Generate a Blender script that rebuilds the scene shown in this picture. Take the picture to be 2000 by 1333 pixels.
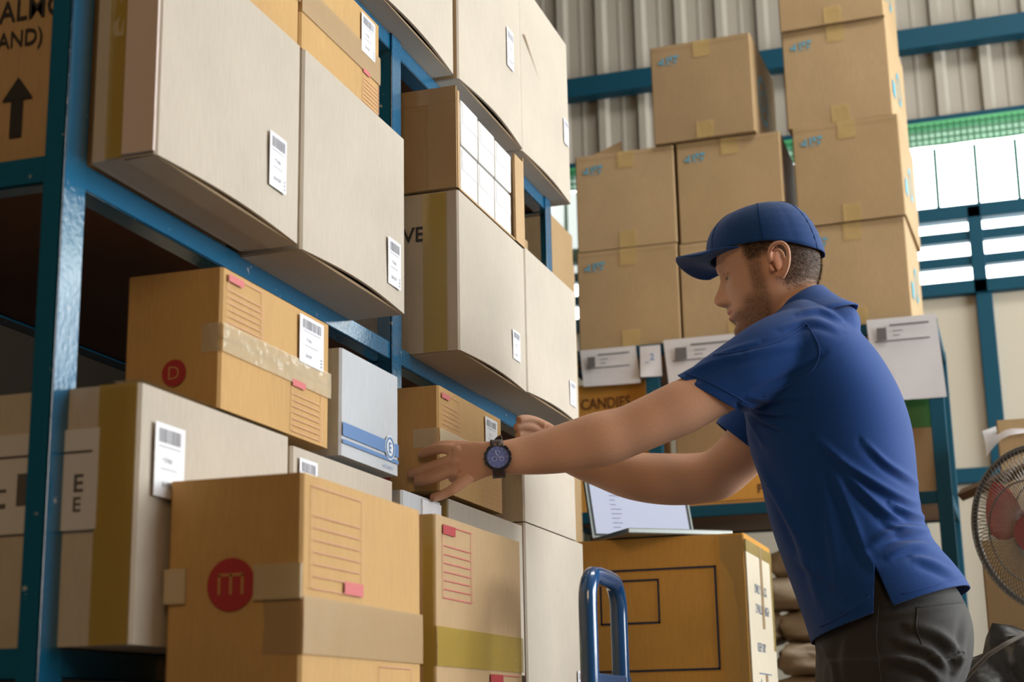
import bpy, bmesh, math, random
import numpy as np
from mathutils import Vector, Matrix
random.seed(7)
S = bpy.context.scene
COL = S.collection
for o in list(bpy.data.objects): bpy.data.objects.remove(o)

# ------------------------------------------------------------------ camera
F = 3050.0; CX, CY = 1000.0, 666.5; CAMZ = 0.68
def _n(v): v = np.array(v, float); return v/np.linalg.norm(v)
_Y = _n([1020, 733, F]); _U = np.array([-245., -12367., F])
_Z = _n(_U-_U.dot(_Y)*_Y); _X = np.cross(_Y, _Z)
RW = np.array([_X, _Y, _Z])
def at(px, py, X=None, Y=None, Z=None, D=None):
    """point of the place that lies on the given wall/plane, along a line of sight"""
    r = RW @ np.array([px-CX, py-CY, F])
    t = X/r[0] if X is not None else Y/r[1] if Y is not None else (Z-CAMZ)/r[2] if Z is not None else D/F
    p = r*t; return Vector((p[0], p[1], p[2]+CAMZ))
def prj(P):
    P = np.asarray(P, float).copy(); P[..., 2] -= CAMZ
    q = P @ RW
    return np.stack([CX+F*q[..., 0]/q[..., 2], CY+F*q[..., 1]/q[..., 2], q[..., 2]], -1)
cd = bpy.data.cameras.new('camera'); cam = bpy.data.objects.new('camera', cd); COL.objects.link(cam)
M = Matrix.Identity(4)
for i in range(3):
    M[i][0] = RW[i, 0]; M[i][1] = -RW[i, 1]; M[i][2] = -RW[i, 2]
M[2][3] = CAMZ
cam.matrix_world = M
cd.sensor_width = 36; cd.lens = 36*F/2000; cd.clip_start = 0.05
cd.dof.use_dof = True; cd.dof.focus_distance = 2.95; cd.dof.aperture_fstop = 5.0
S.camera = cam
S.view_settings.view_transform = 'Standard'; S.view_settings.look = 'None'
S.view_settings.gamma = 1; S.view_settings.exposure = 0.09; S.view_settings.use_curve_mapping = False

# ------------------------------------------------------------------ light
W = bpy.data.worlds.new('world'); S.world = W; W.use_nodes = True
wn = W.node_tree.nodes; bg = wn['Background']
bg.inputs[0].default_value = (0.93, 0.99, 0.97, 1); bg.inputs[1].default_value = 5.5
def area(name, loc, target, sx, sy, power, col, spread=math.pi):
    l = bpy.data.lights.new(name, 'AREA'); l.shape = 'RECTANGLE'; l.size = sx; l.size_y = sy
    l.energy = power; l.color = col; l.spread = spread
    o = bpy.data.objects.new(name, l); COL.objects.link(o); o.location = loc
    d = Vector(target)-Vector(loc); o.rotation_euler = d.to_track_quat('-Z', 'Y').to_euler()
    return o
# daylight through the big side opening of the hall, beyond the right edge of the picture
area('side_daylight', (3.95, 4.2, 2.1), (-1.0, 3.2, 1.5), 4.4, 2.2, 185, (0.97, 0.975, 1.0))
# fill light added under the ceiling for the far stack and back rim
area('overhead_fill', (0.7, 4.3, 5.4), (-0.6, 5.9, 1.8), 2.2, 1.4, 115, (1.0, 0.97, 0.92))
# warm fill light added behind the camera for the sides facing it
area('warm_fill', (0.8, -2.2, 3.6), (-0.9, 3.0, 1.6), 1.6, 1.6, 52, (1.0, 0.68, 0.36))

# ------------------------------------------------------------------ materials
def nmat(name):
    m = bpy.data.materials.new(name); m.use_nodes = True
    nt = m.node_tree; return m, nt, nt.nodes['Principled BSDF']
def link(nt, a, b): nt.links.new(a, b)
def simple(name, col, rough=0.6, metal=0.0, spec=0.5, noise=0.0, nscale=20, bump=0.0, bscale=60, emit=None, coat=0, alpha=1.0, trans=0.0, sheen=0):
    m, nt, b = nmat(name)
    b.inputs['Base Color'].default_value = (*col, 1); b.inputs['Roughness'].default_value = rough
    b.inputs['Metallic'].default_value = metal; b.inputs['Specular IOR Level'].default_value = spec
    b.inputs['Coat Weight'].default_value = coat; b.inputs['Alpha'].default_value = alpha
    b.inputs['Transmission Weight'].default_value = trans
    if sheen: b.inputs['Sheen Weight'].default_value = sheen; b.inputs['Sheen Roughness'].default_value = .5
    tc = nt.nodes.new('ShaderNodeTexCoord')
    if noise:
        n = nt.nodes.new('ShaderNodeTexNoise'); n.inputs['Scale'].default_value = nscale; n.inputs['Detail'].default_value = 5
        link(nt, tc.outputs['Object'], n.inputs['Vector'])
        mx = nt.nodes.new('ShaderNodeMix'); mx.data_type = 'RGBA'
        mx.inputs['A'].default_value = (*[c*(1-noise) for c in col], 1); mx.inputs['B'].default_value = (*[min(1, c*(1+noise)) for c in col], 1)
        link(nt, n.outputs['Fac'], mx.inputs['Factor']); link(nt, mx.outputs['Result'], b.inputs['Base Color'])
    if bump:
        n = nt.nodes.new('ShaderNodeTexNoise'); n.inputs['Scale'].default_value = bscale; n.inputs['Detail'].default_value = 3
        link(nt, tc.outputs['Object'], n.inputs['Vector'])
        bp = nt.nodes.new('ShaderNodeBump'); bp.inputs['Strength'].default_value = bump; bp.inputs['Distance'].default_value = .004
        link(nt, n.outputs['Fac'], bp.inputs['Height']); link(nt, bp.outputs['Normal'], b.inputs['Normal'])
    if emit:
        b.inputs['Emission Color'].default_value = (*emit[0], 1); b.inputs['Emission Strength'].default_value = emit[1]
    return m
def kraft(name, col, rough=0.75):
    m, nt, b = nmat(name)
    b.inputs['Roughness'].default_value = rough; b.inputs['Specular IOR Level'].default_value = .25
    tc = nt.nodes.new('ShaderNodeTexCoord')
    n1 = nt.nodes.new('ShaderNodeTexNoise'); n1.inputs['Scale'].default_value = 5; n1.inputs['Detail'].default_value = 4
    n2 = nt.nodes.new('ShaderNodeTexNoise'); n2.inputs['Scale'].default_value = 260; n2.inputs['Detail'].default_value = 2
    mp = nt.nodes.new('ShaderNodeMapping'); mp.inputs['Scale'].default_value = (1, 1, .12)
    link(nt, tc.outputs['Object'], n1.inputs['Vector']); link(nt, tc.outputs['Object'], mp.inputs['Vector']); link(nt, mp.outputs['Vector'], n2.inputs['Vector'])
    a = nt.nodes.new('ShaderNodeMix'); a.data_type = 'RGBA'
    a.inputs['A'].default_value = (*[c*.86 for c in col], 1); a.inputs['B'].default_value = (*[min(1, c*1.13) for c in col], 1)
    link(nt, n1.outputs['Fac'], a.inputs['Factor'])
    c = nt.nodes.new('ShaderNodeMix'); c.data_type = 'RGBA'; c.blend_type = 'MULTIPLY'; c.inputs['Factor'].default_value = .22
    link(nt, a.outputs['Result'], c.inputs['A']); link(nt, n2.outputs['Color'], c.inputs['B'])
    c.clamp_result = True
    mu = nt.nodes.new('ShaderNodeMix'); mu.data_type = 'RGBA'; mu.blend_type = 'MULTIPLY'; mu.inputs['Factor'].default_value = .22
    link(nt, a.outputs['Result'], mu.inputs['A']); link(nt, n2.outputs['Fac'], mu.inputs['B'])
    link(nt, mu.outputs['Result'], b.inputs['Base Color'])
    wv = nt.nodes.new('ShaderNodeTexNoise'); wv.inputs['Scale'].default_value = 9; wv.inputs['Detail'].default_value = 2
    link(nt, tc.outputs['Object'], wv.inputs['Vector'])
    bp = nt.nodes.new('ShaderNodeBump'); bp.inputs['Strength'].default_value = .35; bp.inputs['Distance'].default_value = .006
    link(nt, wv.outputs['Fac'], bp.inputs['Height']); link(nt, bp.outputs['Normal'], b.inputs['Normal'])
    nt.nodes.remove(c)
    return m
def clear(name, col, amount, rough=0.12, bump=.5, bscale=30):
    """film: part see-through, part glossy"""
    m, nt, b = nmat(name)
    b.inputs['Base Color'].default_value = (*col, 1); b.inputs['Roughness'].default_value = rough
    b.inputs['Specular IOR Level'].default_value = .7
    tr = nt.nodes.new('ShaderNodeBsdfTransparent'); mx = nt.nodes.new('ShaderNodeMixShader'); mx.inputs[0].default_value = amount
    tc = nt.nodes.new('ShaderNodeTexCoord'); n = nt.nodes.new('ShaderNodeTexNoise'); n.inputs['Scale'].default_value = bscale; n.inputs['Detail'].default_value = 3
    link(nt, tc.outputs['Object'], n.inputs['Vector'])
    bp = nt.nodes.new('ShaderNodeBump'); bp.inputs['Strength'].default_value = bump; bp.inputs['Distance'].default_value = .004
    link(nt, n.outputs['Fac'], bp.inputs['Height']); link(nt, bp.outputs['Normal'], b.inputs['Normal'])
    link(nt, tr.outputs[0], mx.inputs[1]); link(nt, b.outputs[0], mx.inputs[2])
    link(nt, mx.outputs[0], nt.nodes['Material Output'].inputs['Surface'])
    return m
def steel(name, col, rough=.28):
    m, nt, b = nmat(name)
    b.inputs['Roughness'].default_value = rough; b.inputs['Specular IOR Level'].default_value = .6
    b.inputs['Coat Weight'].default_value = .8; b.inputs['Coat Roughness'].default_value = rough
    tc = nt.nodes.new('ShaderNodeTexCoord')
    n = nt.nodes.new('ShaderNodeTexNoise'); n.inputs['Scale'].default_value = 45; n.inputs['Detail'].default_value = 6
    link(nt, tc.outputs['Object'], n.inputs['Vector'])
    r = nt.nodes.new('ShaderNodeValToRGB'); r.color_ramp.elements[0].position = .70; r.color_ramp.elements[1].position = .74
    r.color_ramp.elements[0].color = (*col, 1); r.color_ramp.elements[1].color = (.45, .5, .52, 1)
    link(nt, n.outputs['Fac'], r.inputs['Fac']); link(nt, r.outputs['Color'], b.inputs['Base Color'])
    n2 = nt.nodes.new('ShaderNodeTexNoise'); n2.inputs['Scale'].default_value = 120; n2.inputs['Detail'].default_value = 2
    link(nt, tc.outputs['Object'], n2.inputs['Vector'])
    bp = nt.nodes.new('ShaderNodeBump'); bp.inputs['Strength'].default_value = .25; bp.inputs['Distance'].default_value = .003
    link(nt, n2.outputs['Fac'], bp.inputs['Height']); link(nt, bp.outputs['Normal'], b.inputs['Normal'])
    return m
K_PALE = kraft('pale_cardboard', (.54, .475, .395))
K_TAN = kraft('tan_cardboard', (.50, .335, .18))
K_ORANGE = kraft('orange_cardboard', (.56, .34, .135))
K_BROWN = kraft('brown_cardboard', (.40, .27, .14))
K_AMBER = kraft('amber_cardboard', (.70, .34, .065))
K_EDGE = kraft('cardboard_cut_edge', (.34, .23, .13))
K_WHITE = kraft('white_cardboard', (.52, .54, .58))
K_DULL = kraft('dull_cardboard', (.42, .31, .20))  # duller brown for the carton at the back of the rack
PAPER = simple('label_paper', (.72, .73, .78), .5, noise=.04)
PAPERW = simple('document_paper', (.60, .58, .60), .6, noise=.08, nscale=8)
PACK = simple('packet_white', (.78, .77, .75), .5)
INK = simple('black_ink', (.03, .028, .03), .6)
GREYINK = simple('grey_ink', (.30, .30, .34), .6)
REDINK = simple('dark_red_ink', (.36, .025, .03), .6)
REDPALE = simple('faded_red_ink', (.56, .27, .18), .6)
REDMID = simple('pinkish_red_ink', (.55, .12, .12), .6)
BLUEINK = simple('blue_ink', (.09, .19, .40), .6)
CYANINK = simple('cyan_ink', (.12, .32, .42), .6)
CYANS = simple('bright_cyan_ink', (.05, .36, .50), .6)
NAVYINK = simple('navy_ink', (.015, .015, .035), .6)
GREENINK = simple('green_print', (.05, .22, .06), .5)
TAPE = clear('clear_tape', (.66, .55, .38), .6, .05, 1.0, 16)
TAPEB = clear('tan_tape', (.46, .31, .16), .8, .3, .3, 25)
TAPEY = clear('yellow_tape', (.42, .29, .05), .75, .2, .5, 18)
TAPEBG = clear('dull_tape', (.62, .44, .18), .6, .15, .9, 22)
STEEL = steel('blue_paint', (.008, .12, .25), .13)
STEELBG = simple('teal_paint', (.001, .055, .095), .6, spec=.25)
WOODD = simple('dark_plywood', (.10, .04, .02), .7, noise=.3, nscale=6)

# ------------------------------------------------------------------ mesh helpers
class MB:
    def __init__(s): s.v = []; s.f = []; s.mi = []; s.cur = 0
    def add(s, vs, fs):
        b = len(s.v); s.v += [tuple(v) for v in vs]; s.f += [tuple(i+b for i in f) for f in fs]; s.mi += [s.cur]*len(fs)
    def box(s, x0, x1, y0, y1, z0, z1):
        s.add([(x0, y0, z0), (x1, y0, z0), (x1, y1, z0), (x0, y1, z0), (x0, y0, z1), (x1, y0, z1), (x1, y1, z1), (x0, y1, z1)],
              [(0, 3, 2, 1), (4, 5, 6, 7), (0, 1, 5, 4), (1, 2, 6, 5), (2, 3, 7, 6), (3, 0, 4, 7)])
    def grid(s, pts, wu=False, wv=False):
        nu, nv = len(pts), len(pts[0]); b = len(s.v)
        for r in pts: s.v += [tuple(p) for p in r]
        for i in range(nu-(0 if wu else 1)):
            for j in range(nv-(0 if wv else 1)):
                i2, j2 = (i+1) % nu, (j+1) % nv
                s.f.append((b+i*nv+j, b+i*nv+j2, b+i2*nv+j2, b+i2*nv+j)); s.mi.append(s.cur)
        return b
    def tube(s, path, r, n=12, closed=False, flat=1.0):
        """round tube through points; r number or list"""
        P = [Vector(p) for p in path]; m = len(P); rows = []
        t0 = None; nr = None
        for i in range(m):
            if closed: t = (P[(i+1) % m]-P[i-1])
            else: t = P[min(i+1, m-1)]-P[max(i-1, 0)]
            t.normalize()
            if nr is None:
                a = Vector((0, 0, 1)) if abs(t.z) < .9 else Vector((1, 0, 0)); nr = t.cross(a).normalized()
            else: nr = (nr-t*nr.dot(t)).normalized()
            bn = t.cross(nr); rr = r[i] if isinstance(r, (list, tuple)) else r
            rows.append([P[i]+(nr*math.cos(k*2*math.pi/n)+bn*math.sin(k*2*math.pi/n)*flat)*rr for k in range(n)])
        b = s.grid(rows, wu=closed, wv=True)
        if not closed:
            s.f.append(tuple(b+k for k in range(n-1, -1, -1))); s.mi.append(s.cur)
            s.f.append(tuple(b+(m-1)*n+k for k in range(n))); s.mi.append(s.cur)
    def ball(s, c, rx, ry, rz, n=20, m=12, rot=None):
        c = Vector(c); rows = []
        for i in range(m+1):
            a = math.pi*i/m; row = []
            for k in range(n):
                p = Vector((rx*math.sin(a)*math.cos(2*math.pi*k/n), ry*math.sin(a)*math.sin(2*math.pi*k/n), rz*math.cos(a)))
                if rot: p = rot @ p
                row.append(c+p)
            rows.append(row)
        s.grid(rows, wv=True)
    def loft(s, rings, n=32, sub=6):
        """rings: (centre, ax1, ax2, exponent); Catmull-Rom between them, closed ends"""
        A = [np.concatenate([np.array(r[0], float), np.array(r[1], float), np.array(r[2], float), [r[3] if len(r) > 3 else 2.0]]) for r in rings]
        out = []
        for i in range(len(A)-1):
            p0, p1, p2, p3 = A[max(i-1, 0)], A[i], A[i+1], A[min(i+2, len(A)-1)]
            for k in range(sub):
                t = k/sub
                out.append(.5*((2*p1)+(-p0+p2)*t+(2*p0-5*p1+4*p2-p3)*t*t+(-p0+3*p1-3*p2+p3)*t**3))
        out.append(A[-1]); rows = []
        for r in out:
            c, a, b_, e = Vector(r[:3]), Vector(r[3:6]), Vector(r[6:9]), max(1.4, r[9]); row = []
            for k in range(n):
                th = 2*math.pi*k/n; cs, sn = math.cos(th), math.sin(th)
                x = math.copysign(abs(cs)**(2/e), cs); y = math.copysign(abs(sn)**(2/e), sn)
                row.append(c+a*x+b_*y)
            rows.append(row)
        b = s.grid(rows, wv=True)
        for r_, rev in ((0, True), (len(rows)-1, False)):
            cc = sum(rows[r_], Vector())/n; s.v.append(tuple(cc)); ci = len(s.v)-1
            for k in range(n):
                i, j = b+r_*n+k, b+r_*n+(k+1) % n
                s.f.append((ci, j, i) if rev else (ci, i, j)); s.mi.append(s.cur)
    def mesh(s, name):
        me = bpy.data.meshes.new(name); me.from_pydata(s.v, [], s.f)
        for p, i in zip(me.polygons, s.mi): p.material_index = i
        bm = bmesh.new(); bm.from_mesh(me); bmesh.ops.recalc_face_normals(bm, faces=bm.faces); bm.to_mesh(me); bm.free()
        return me
    def build(s, name, mats, parent=None, smooth=False, bevel=0, seg=2, solid=0, solid_off=-1):
        me = s.mesh(name)
        for m in (mats if isinstance(mats, (list, tuple)) else [mats]): me.materials.append(m)
        o = bpy.data.objects.new(name, me); COL.objects.link(o)
        if parent: o.parent = parent
        if smooth: me.shade_smooth()
        if bevel:
            b = o.modifiers.new('bevel', 'BEVEL'); b.width = bevel; b.segments = seg; b.limit_method = 'ANGLE'; b.angle_limit = math.radians(40)
        if solid:
            b = o.modifiers.new('solid', 'SOLIDIFY'); b.thickness = solid; b.offset = solid_off
        return o
def tag(o, label, cat, group=None, kind=None):
    o['label'] = label
    o['category'] = cat
    if group: o['group'] = group
    if kind: o['kind'] = kind
    return o
def empty(name, loc, rz, label, cat, group=None):
    o = bpy.data.objects.new(name, None); COL.objects.link(o); o.location = loc; o.rotation_euler = (0, 0, rz); o.empty_display_size = .05
    return tag(o, label, cat, group)
def struct(name, mb, m, **k):
    o = mb.build(name, m, **k); o['kind'] = 'structure'; return o
_TC = {}
def text_mesh(txt, bold=0.0):
    """text as triangles, cap height 1, origin at lower left"""
    key = (txt, bold)
    if key in _TC: return _TC[key]
    c = bpy.data.curves.new('t', 'FONT'); c.body = txt; c.size = 1.0; c.offset = bold; c.resolution_u = 3
    o = bpy.data.objects.new('t', c); COL.objects.link(o)
    dg = bpy.context.evaluated_depsgraph_get(); me = bpy.data.meshes.new_from_object(o.evaluated_get(dg))
    v = np.array([tuple(x.co) for x in me.vertices])[:, :2]; f = [tuple(p.vertices) for p in me.polygons]
    v = v-v.min(0); w, h = v.max(0)
    bpy.data.objects.remove(o); bpy.data.curves.remove(c); bpy.data.meshes.remove(me)
    _TC[key] = (v/h, f, w/h); return _TC[key]

# ------------------------------------------------------------------ decals on faces of a local box
class Face:
    """2-D drawing on one face. u to the right as seen from outside, v up."""
    def __init__(s, o, u, v): s.o, s.u, s.v = Vector(o), Vector(u), Vector(v); s.n = s.u.cross(s.v)
    def p(s, a, b, off=0): return s.o+s.u*a+s.v*b+s.n*off
    def rect(s, mb, a0, a1, b0, b1, off=.0008): mb.add([s.p(a0, b0, off), s.p(a1, b0, off), s.p(a1, b1, off), s.p(a0, b1, off)], [(0, 1, 2, 3)])
    def slab(s, mb, a0, a1, b0, b1, t=.0008):
        P = [s.p(a, b, o) for o in (0.0002, t) for a, b in ((a0, b0), (a1, b0), (a1, b1), (a0, b1))]
        mb.add(P, [(3, 2, 1, 0), (4, 5, 6, 7), (0, 1, 5, 4), (1, 2, 6, 5), (2, 3, 7, 6), (3, 0, 4, 7)])
    def quad(s, mb, pts, off=.0008): mb.add([s.p(a, b, off) for a, b in pts], [tuple(range(len(pts)))])
    def ring(s, mb, a, b, r0, r1, off=.0008, n=48):
        if r0 <= 0: mb.add([s.p(a+r1*math.cos(2*math.pi*k/n), b+r1*math.sin(2*math.pi*k/n), off) for k in range(n)], [tuple(range(n))]); return
        mb.grid([[s.p(a+r*math.cos(2*math.pi*k/n), b+r*math.sin(2*math.pi*k/n), off) for k in range(n)] for r in (r0, r1)], wv=True)
    def frame(s, mb, a0, a1, b0, b1, t, off=.0008):
        s.rect(mb, a0, a1, b0, b0+t, off); s.rect(mb, a0, a1, b1-t, b1, off); s.rect(mb, a0, a0+t, b0, b1, off); s.rect(mb, a1-t, a1, b0, b1, off)
    def text(s, mb, txt, a, b, h, off=.0008, bold=0.0, wide=1.0):
        v, f, w = text_mesh(txt, bold)
        mb.add([s.p(a+x*h*wide, b+y*h, off) for x, y in v], f); return w*h*wide
def box_faces(x0, x1, y0, y1, z0, z1):
    return dict(front=Face((x1, y0, z0), (0, 1, 0), (0, 0, 1)),    # +X side, towards the aisle; u runs away from the camera
                near=Face((x0, y0, z0), (1, 0, 0), (0, 0, 1)),     # -Y side
                top=Face((x0, y0, z1), (1, 0, 0), (0, 1, 0)),
                bottom=Face((x0, y1, z0), (1, 0, 0), (0, -1, 0)))

def carton(name, label, x0, x1, y0, y1, z0, z1, mat, group=None, cat='box', rz=0.0, droop=0.0, bulge=.003, seam='top', tape=None, gap=.004, edgem=None, base=True):
    """corrugated box with real panels and flaps. origin = centre of its base"""
    cx, cy = (x0+x1)/2, (y0+y1)/2
    root = empty(name, (cx, cy, z0), rz, label, cat, group)
    a, b, h = (x1-x0)/2, (y1-y0)/2, z1-z0; t = .005
    rnd = random.Random(hash((round(x0, 3), round(y0, 3), round(z0, 3))) & 0xffff)
    mb = MB(); N = 10
    # wall panels as one folded sleeve with slightly bulging faces
    ring = []
    r = .004
    def side(p0, p1, nrm):
        for k in range(N+1):
            u = k/N; q = Vector(p0).lerp(Vector(p1), u); ring.append((q, Vector(nrm), math.sin(math.pi*u)))
    side((-a+r, -b), (a-r, -b), (0, -1)); side((a, -b+r), (a, b-r), (1, 0)); side((a-r, b), (-a+r, b), (0, 1)); side((-a, b-r), (-a, -b+r), (-1, 0))
    rows = []
    nz = 9
    bl = [rnd.uniform(.2, 1)*bulge for _ in range(4)]
    for i in range(nz):
        z = h*i/(nz-1); row = []
        zz = max(0, math.sin(math.pi*i/(nz-1)))
        for k, (q, nr, s) in enumerate(ring):
            side_i = min(3, k//(N+1)); d = bl[side_i]*s*zz
            if droop and i < 3 and side_i == 1: d += droop*.5*s*(3-i)/3
            p = q+nr*d
            zb = z
            if i == 0: zb = z+(.5*droop*s if side_i == 1 else 0)
            row.append((p.x, p.y, zb))
        rows.append(row)
    mb.grid(rows, wv=True)
    mb.build('panels', mat, root, solid=t, solid_off=-1)
    em = edgem or K_EDGE
    # flaps
    def flap(nm, xa, xb, ya, yb, zc, tilt, bend=0):
        f = MB(); g = []
        for i in range(7):
            row = []
            for j in range(9):
                x = xa+(xb-xa)*i/6; y = ya+(yb-ya)*j/8
                w = bend*math.sin(math.pi*j/8)*(i/6)
                row.append((x, y, zc+tilt*i/6+w))
            g.append(row)
        f.grid(g); f.build(nm, [mat, em], root, solid=.0045, solid_off=0).modifiers['solid'].material_offset_rim = 1
    if seam == 'top' or seam == 'both':
        flap('top_flap', a-.002, gap/2, -b+.002, b-.002, h-.003, 0)
        flap('top_flap', -a+.002, -gap/2, -b+.002, b-.002, h-.003, 0)
    else:
        flap('top_panel', a-.002, -a+.002, -b+.002, b-.002, h-.003, 0)
    zc = .003
    if droop:
        flap('bottom_flap', a-.004, gap/2, -b+.003, b-.003, zc-.001, -droop*.2, 0)
        flap('bottom_flap', -a+.003, -gap/2, -b+.003, b-.003, zc, 0, 0)
    else:
        flap('bottom_panel', a-.003, -a+.003, -b+.003, b-.003, zc, 0)
    Fs = box_faces(-a, a, -b, b, 0, h)
    for k in Fs.values(): k.bul = max(bl)
    Fs['root'] = root; Fs['dim'] = (2*a, 2*b, h); Fs['bulge'] = bulge
    if seam == 'front':   # the flapped side faces the aisle: a centre seam with tape over it
        s = MB(); Fs['front'].rect(s, .0, 2*b, h*.5-.0012, h*.5+.0012, bulge+.0006); s.build('seam_line', em, root)
        tp = MB(); w = tape or .026
        g = []
        for j in range(13):
            u = 2*b*j/12; d = .0012+bulge*1.02
            g.append([Fs['front'].p(u, h*.5-w, d), Fs['front'].p(u, h*.5, d+.0004), Fs['front'].p(u, h*.5+w, d)])
        tp.grid(g)
        tp.grid([[Fs['near'].p(2*a-.05, h*.5-w, .0012), Fs['near'].p(2*a-.05, h*.5+w, .0012)], [Fs['near'].p(2*a+.001, h*.5-w, .0012), Fs['near'].p(2*a+.001, h*.5+w, .0012)]])
        Fs['tape_mb'] = tp
    return Fs
def off(F_): return F_['bulge']+.0012
def add_label(Fs, face, u, v, w, h, rot=0, seed=0, style=0):
    """white sticker with bars and small lines of print"""
    f0 = Fs[face]; o = off(Fs)
    c, s_ = math.cos(rot), math.sin(rot)
    f = Face(f0.p(u, v, o), f0.u*c+f0.v*s_, f0.v*c-f0.u*s_)
    m = MB(); f.slab(m, 0, w, 0, h); lab = m.build('label', PAPER, Fs['root'])
    k = MB(); rd = random.Random(seed)
    x = w*.12
    if style == 0:
        while x < w*.88:
            bw = rd.choice([.0008, .0014, .0022]); f.rect(k, x, x+bw, h*.74, h*.93, .0013); x += bw+rd.choice([.001, .0018])
        f.rect(k, w*.12, w*.85, h*.68, h*.69, .0013)
        for t_, b_, hh in (('*77481', .47, .07), ('86428*', .14, .075)):
            f.text(k, t_, w*.25, h*b_, h*hh, .0013)
        f.rect(k, w*.2, w*.75, h*.38, h*.39, .0013)
        for q in range(3): f.rect(k, w*.86, w*.93, h*(.06+q*.07), h*(.09+q*.07), .0013)
    k.build('printed_text', GREYINK, lab)
def add_form(Fs, face, u, v, w, h, ink=REDPALE, head=REDMID, flip=False, n=7, strong=False):
    """ruled address form printed on the cardboard"""
    f = Fs[face]; o = off(Fs); m = MB(); t = .0016 if strong else .0012
    f.frame(m, u, u+w, v, v+h, t, o)
    for i in range(1, n): f.rect(m, u+w*.05, u+w*.97, v+h*(i/(n+1.5)), v+h*(i/(n+1.5))+t, o)
    m.cur = 1
    if flip: f.rect(m, u+w*.62, u+w, v, v+h*.13, o+.0003)
    else: f.rect(m, u, u+w*.42, v+h*.87, v+h, o+.0003)
    m.build('printed_form', [ink, head], Fs['root'])
def add_print(Fs, fn, mat, name='printed_mark'):
    m = MB(); fn(m); return m.build(name, mat, Fs['root'])
def add_tape(Fs, pts_face, mat=TAPEY, name='tape'):
    m = MB()
    for face, a0, a1, b0, b1 in pts_face:
        f = Fs[face]; o = Fs['bulge']+.0009; g = []
        nn = 8; rd = random.Random(int(a0*1e4)+int(b0*1e4))
        for i in range(nn+1):
            g.append([f.p(a0+(a1-a0)*j/3, b0+(b1-b0)*i/nn, o+rd.uniform(0, .0007)) for j in range(4)])
        m.grid(g)
    return m.build(name, mat, Fs['root'], smooth=True)

# =================================================================== the setting
m = MB(); m.box(-3.2, 4.2, -3.5, 7.5, -.1, 0)
struct('floor', m, simple('concrete_floor', (.13, .105, .08), .7, noise=.2, nscale=2))
m = MB(); m.box(-3.2, 4.2, -3.5, 7.5, 5.6, 5.7)
struct('ceiling', m, simple('roof_underside', (.2, .19, .16), .8))
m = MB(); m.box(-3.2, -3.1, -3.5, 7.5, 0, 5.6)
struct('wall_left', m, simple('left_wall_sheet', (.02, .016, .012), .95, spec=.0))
m = MB(); m.box(4.1, 4.2, -3.5, 2.0, 0, 5.6); m.box(4.1, 4.2, 2.0, 7.5, 0, .9); m.box(4.1, 4.2, 2.0, 7.5, 3.7, 5.6)
struct('wall_right', m, simple('right_wall_sheet', (.2, .17, .13), .8))
m = MB(); m.box(-3.2, 4.2, -3.6, -3.5, 0, 5.6)
struct('wall_back', m, simple('rear_wall_paint', (.16, .12, .09), .8))
# far wall: corrugated sheet above, window band, panels below
WY = 7.0
def corr(x0, x1, z0, z1, y):
    pts = []; x = x0; per = .20
    prof = [(0, 0), (.045, 0), (.05, .004), (.06, .004), (.065, 0), (.125, 0), (.142, .032), (.172, .032), (.189, 0)]
    top = []
    while x < x1:
        for dx, dy in prof:
            if x+dx <= x1: top.append((x+dx, y-dy))
        x += per
    return [[(a, b, z0) for a, b in top], [(a, b, z1) for a, b in top]]
m = MB(); m.grid(corr(-3.1, 3.0, 3.31, 5.6, WY)); 
struct('wall_far', m, simple('corrugated_sheet', (.36, .33, .28), .6, metal=.0, noise=.1, nscale=3), solid=.004)
def rail(name, boxes, mat=STEELBG, parent=None):
    m = MB()
    for b in boxes: m.box(*b)
    return struct(name, m, mat, bevel=.003)
rail('trim_1', [(-3.1, 3.0, WY-.12, WY-.04, 3.66, 3.76)])
m = MB()
for k in range(28):
    x = -3.0+.30*k+.15
    m.box(x-.008, x+.008, WY-.124, WY-.12, 3.66, 3.74)
# window band frame
rail('window_1', [(-3.1, 3.0, WY-.05, WY+.02, 3.30, 3.345), (-3.1, 3.0, WY-.05, WY+.02, 2.845, 2.91), (-3.1, 3.0, WY-.05, WY+.02, 2.50, 2.56)]
     + [(x-.03, x+.03, WY-.05, WY+.02, 2.5, 2.9) for x in (-2.6, -1.75, -.9, -.05, .8, 1.65)]
     + [(-3.1, 3.0, WY-.04, WY+.01, z, z+.045) for z in (2.78-.035, 2.655-.025)])
m = MB()
x = -3.0
while x < 3.0:
    m.tube([(x, WY-.01, 2.9), (x+.004, WY-.01, 3.20)], .0095, 6); x += .175
struct('trim_2', m, simple('bar_wire', (.02, .10, .09), .5))
# green safety netting hung along the head of the opening
m = MB()
for k in range(217):
    x = -3.1+k*.028; m.box(x, x+.007, WY-.079, WY-.077, 3.195, 3.30)
for k in range(4):
    z = 3.195+.030*k; m.box(-3.1, 3.0, WY-.075, WY-.073, z, z+.007)
nets = m.build('safety_net', simple('green_net', (.012, .16, .06), .6)); tag(nets, 'green mesh netting strip hanging along the top of the bright window band', 'net')
m = MB()
sheet = []
m.grid([[(-3.1+.05*i, WY-.055+.004*math.sin(i*1.3), 3.20), (-3.1+.05*i, WY-.055, 3.32)] for i in range(123)])
m.build('backing_film', clear('green_film', (.08, .46, .18), .93, .5), nets)
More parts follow.
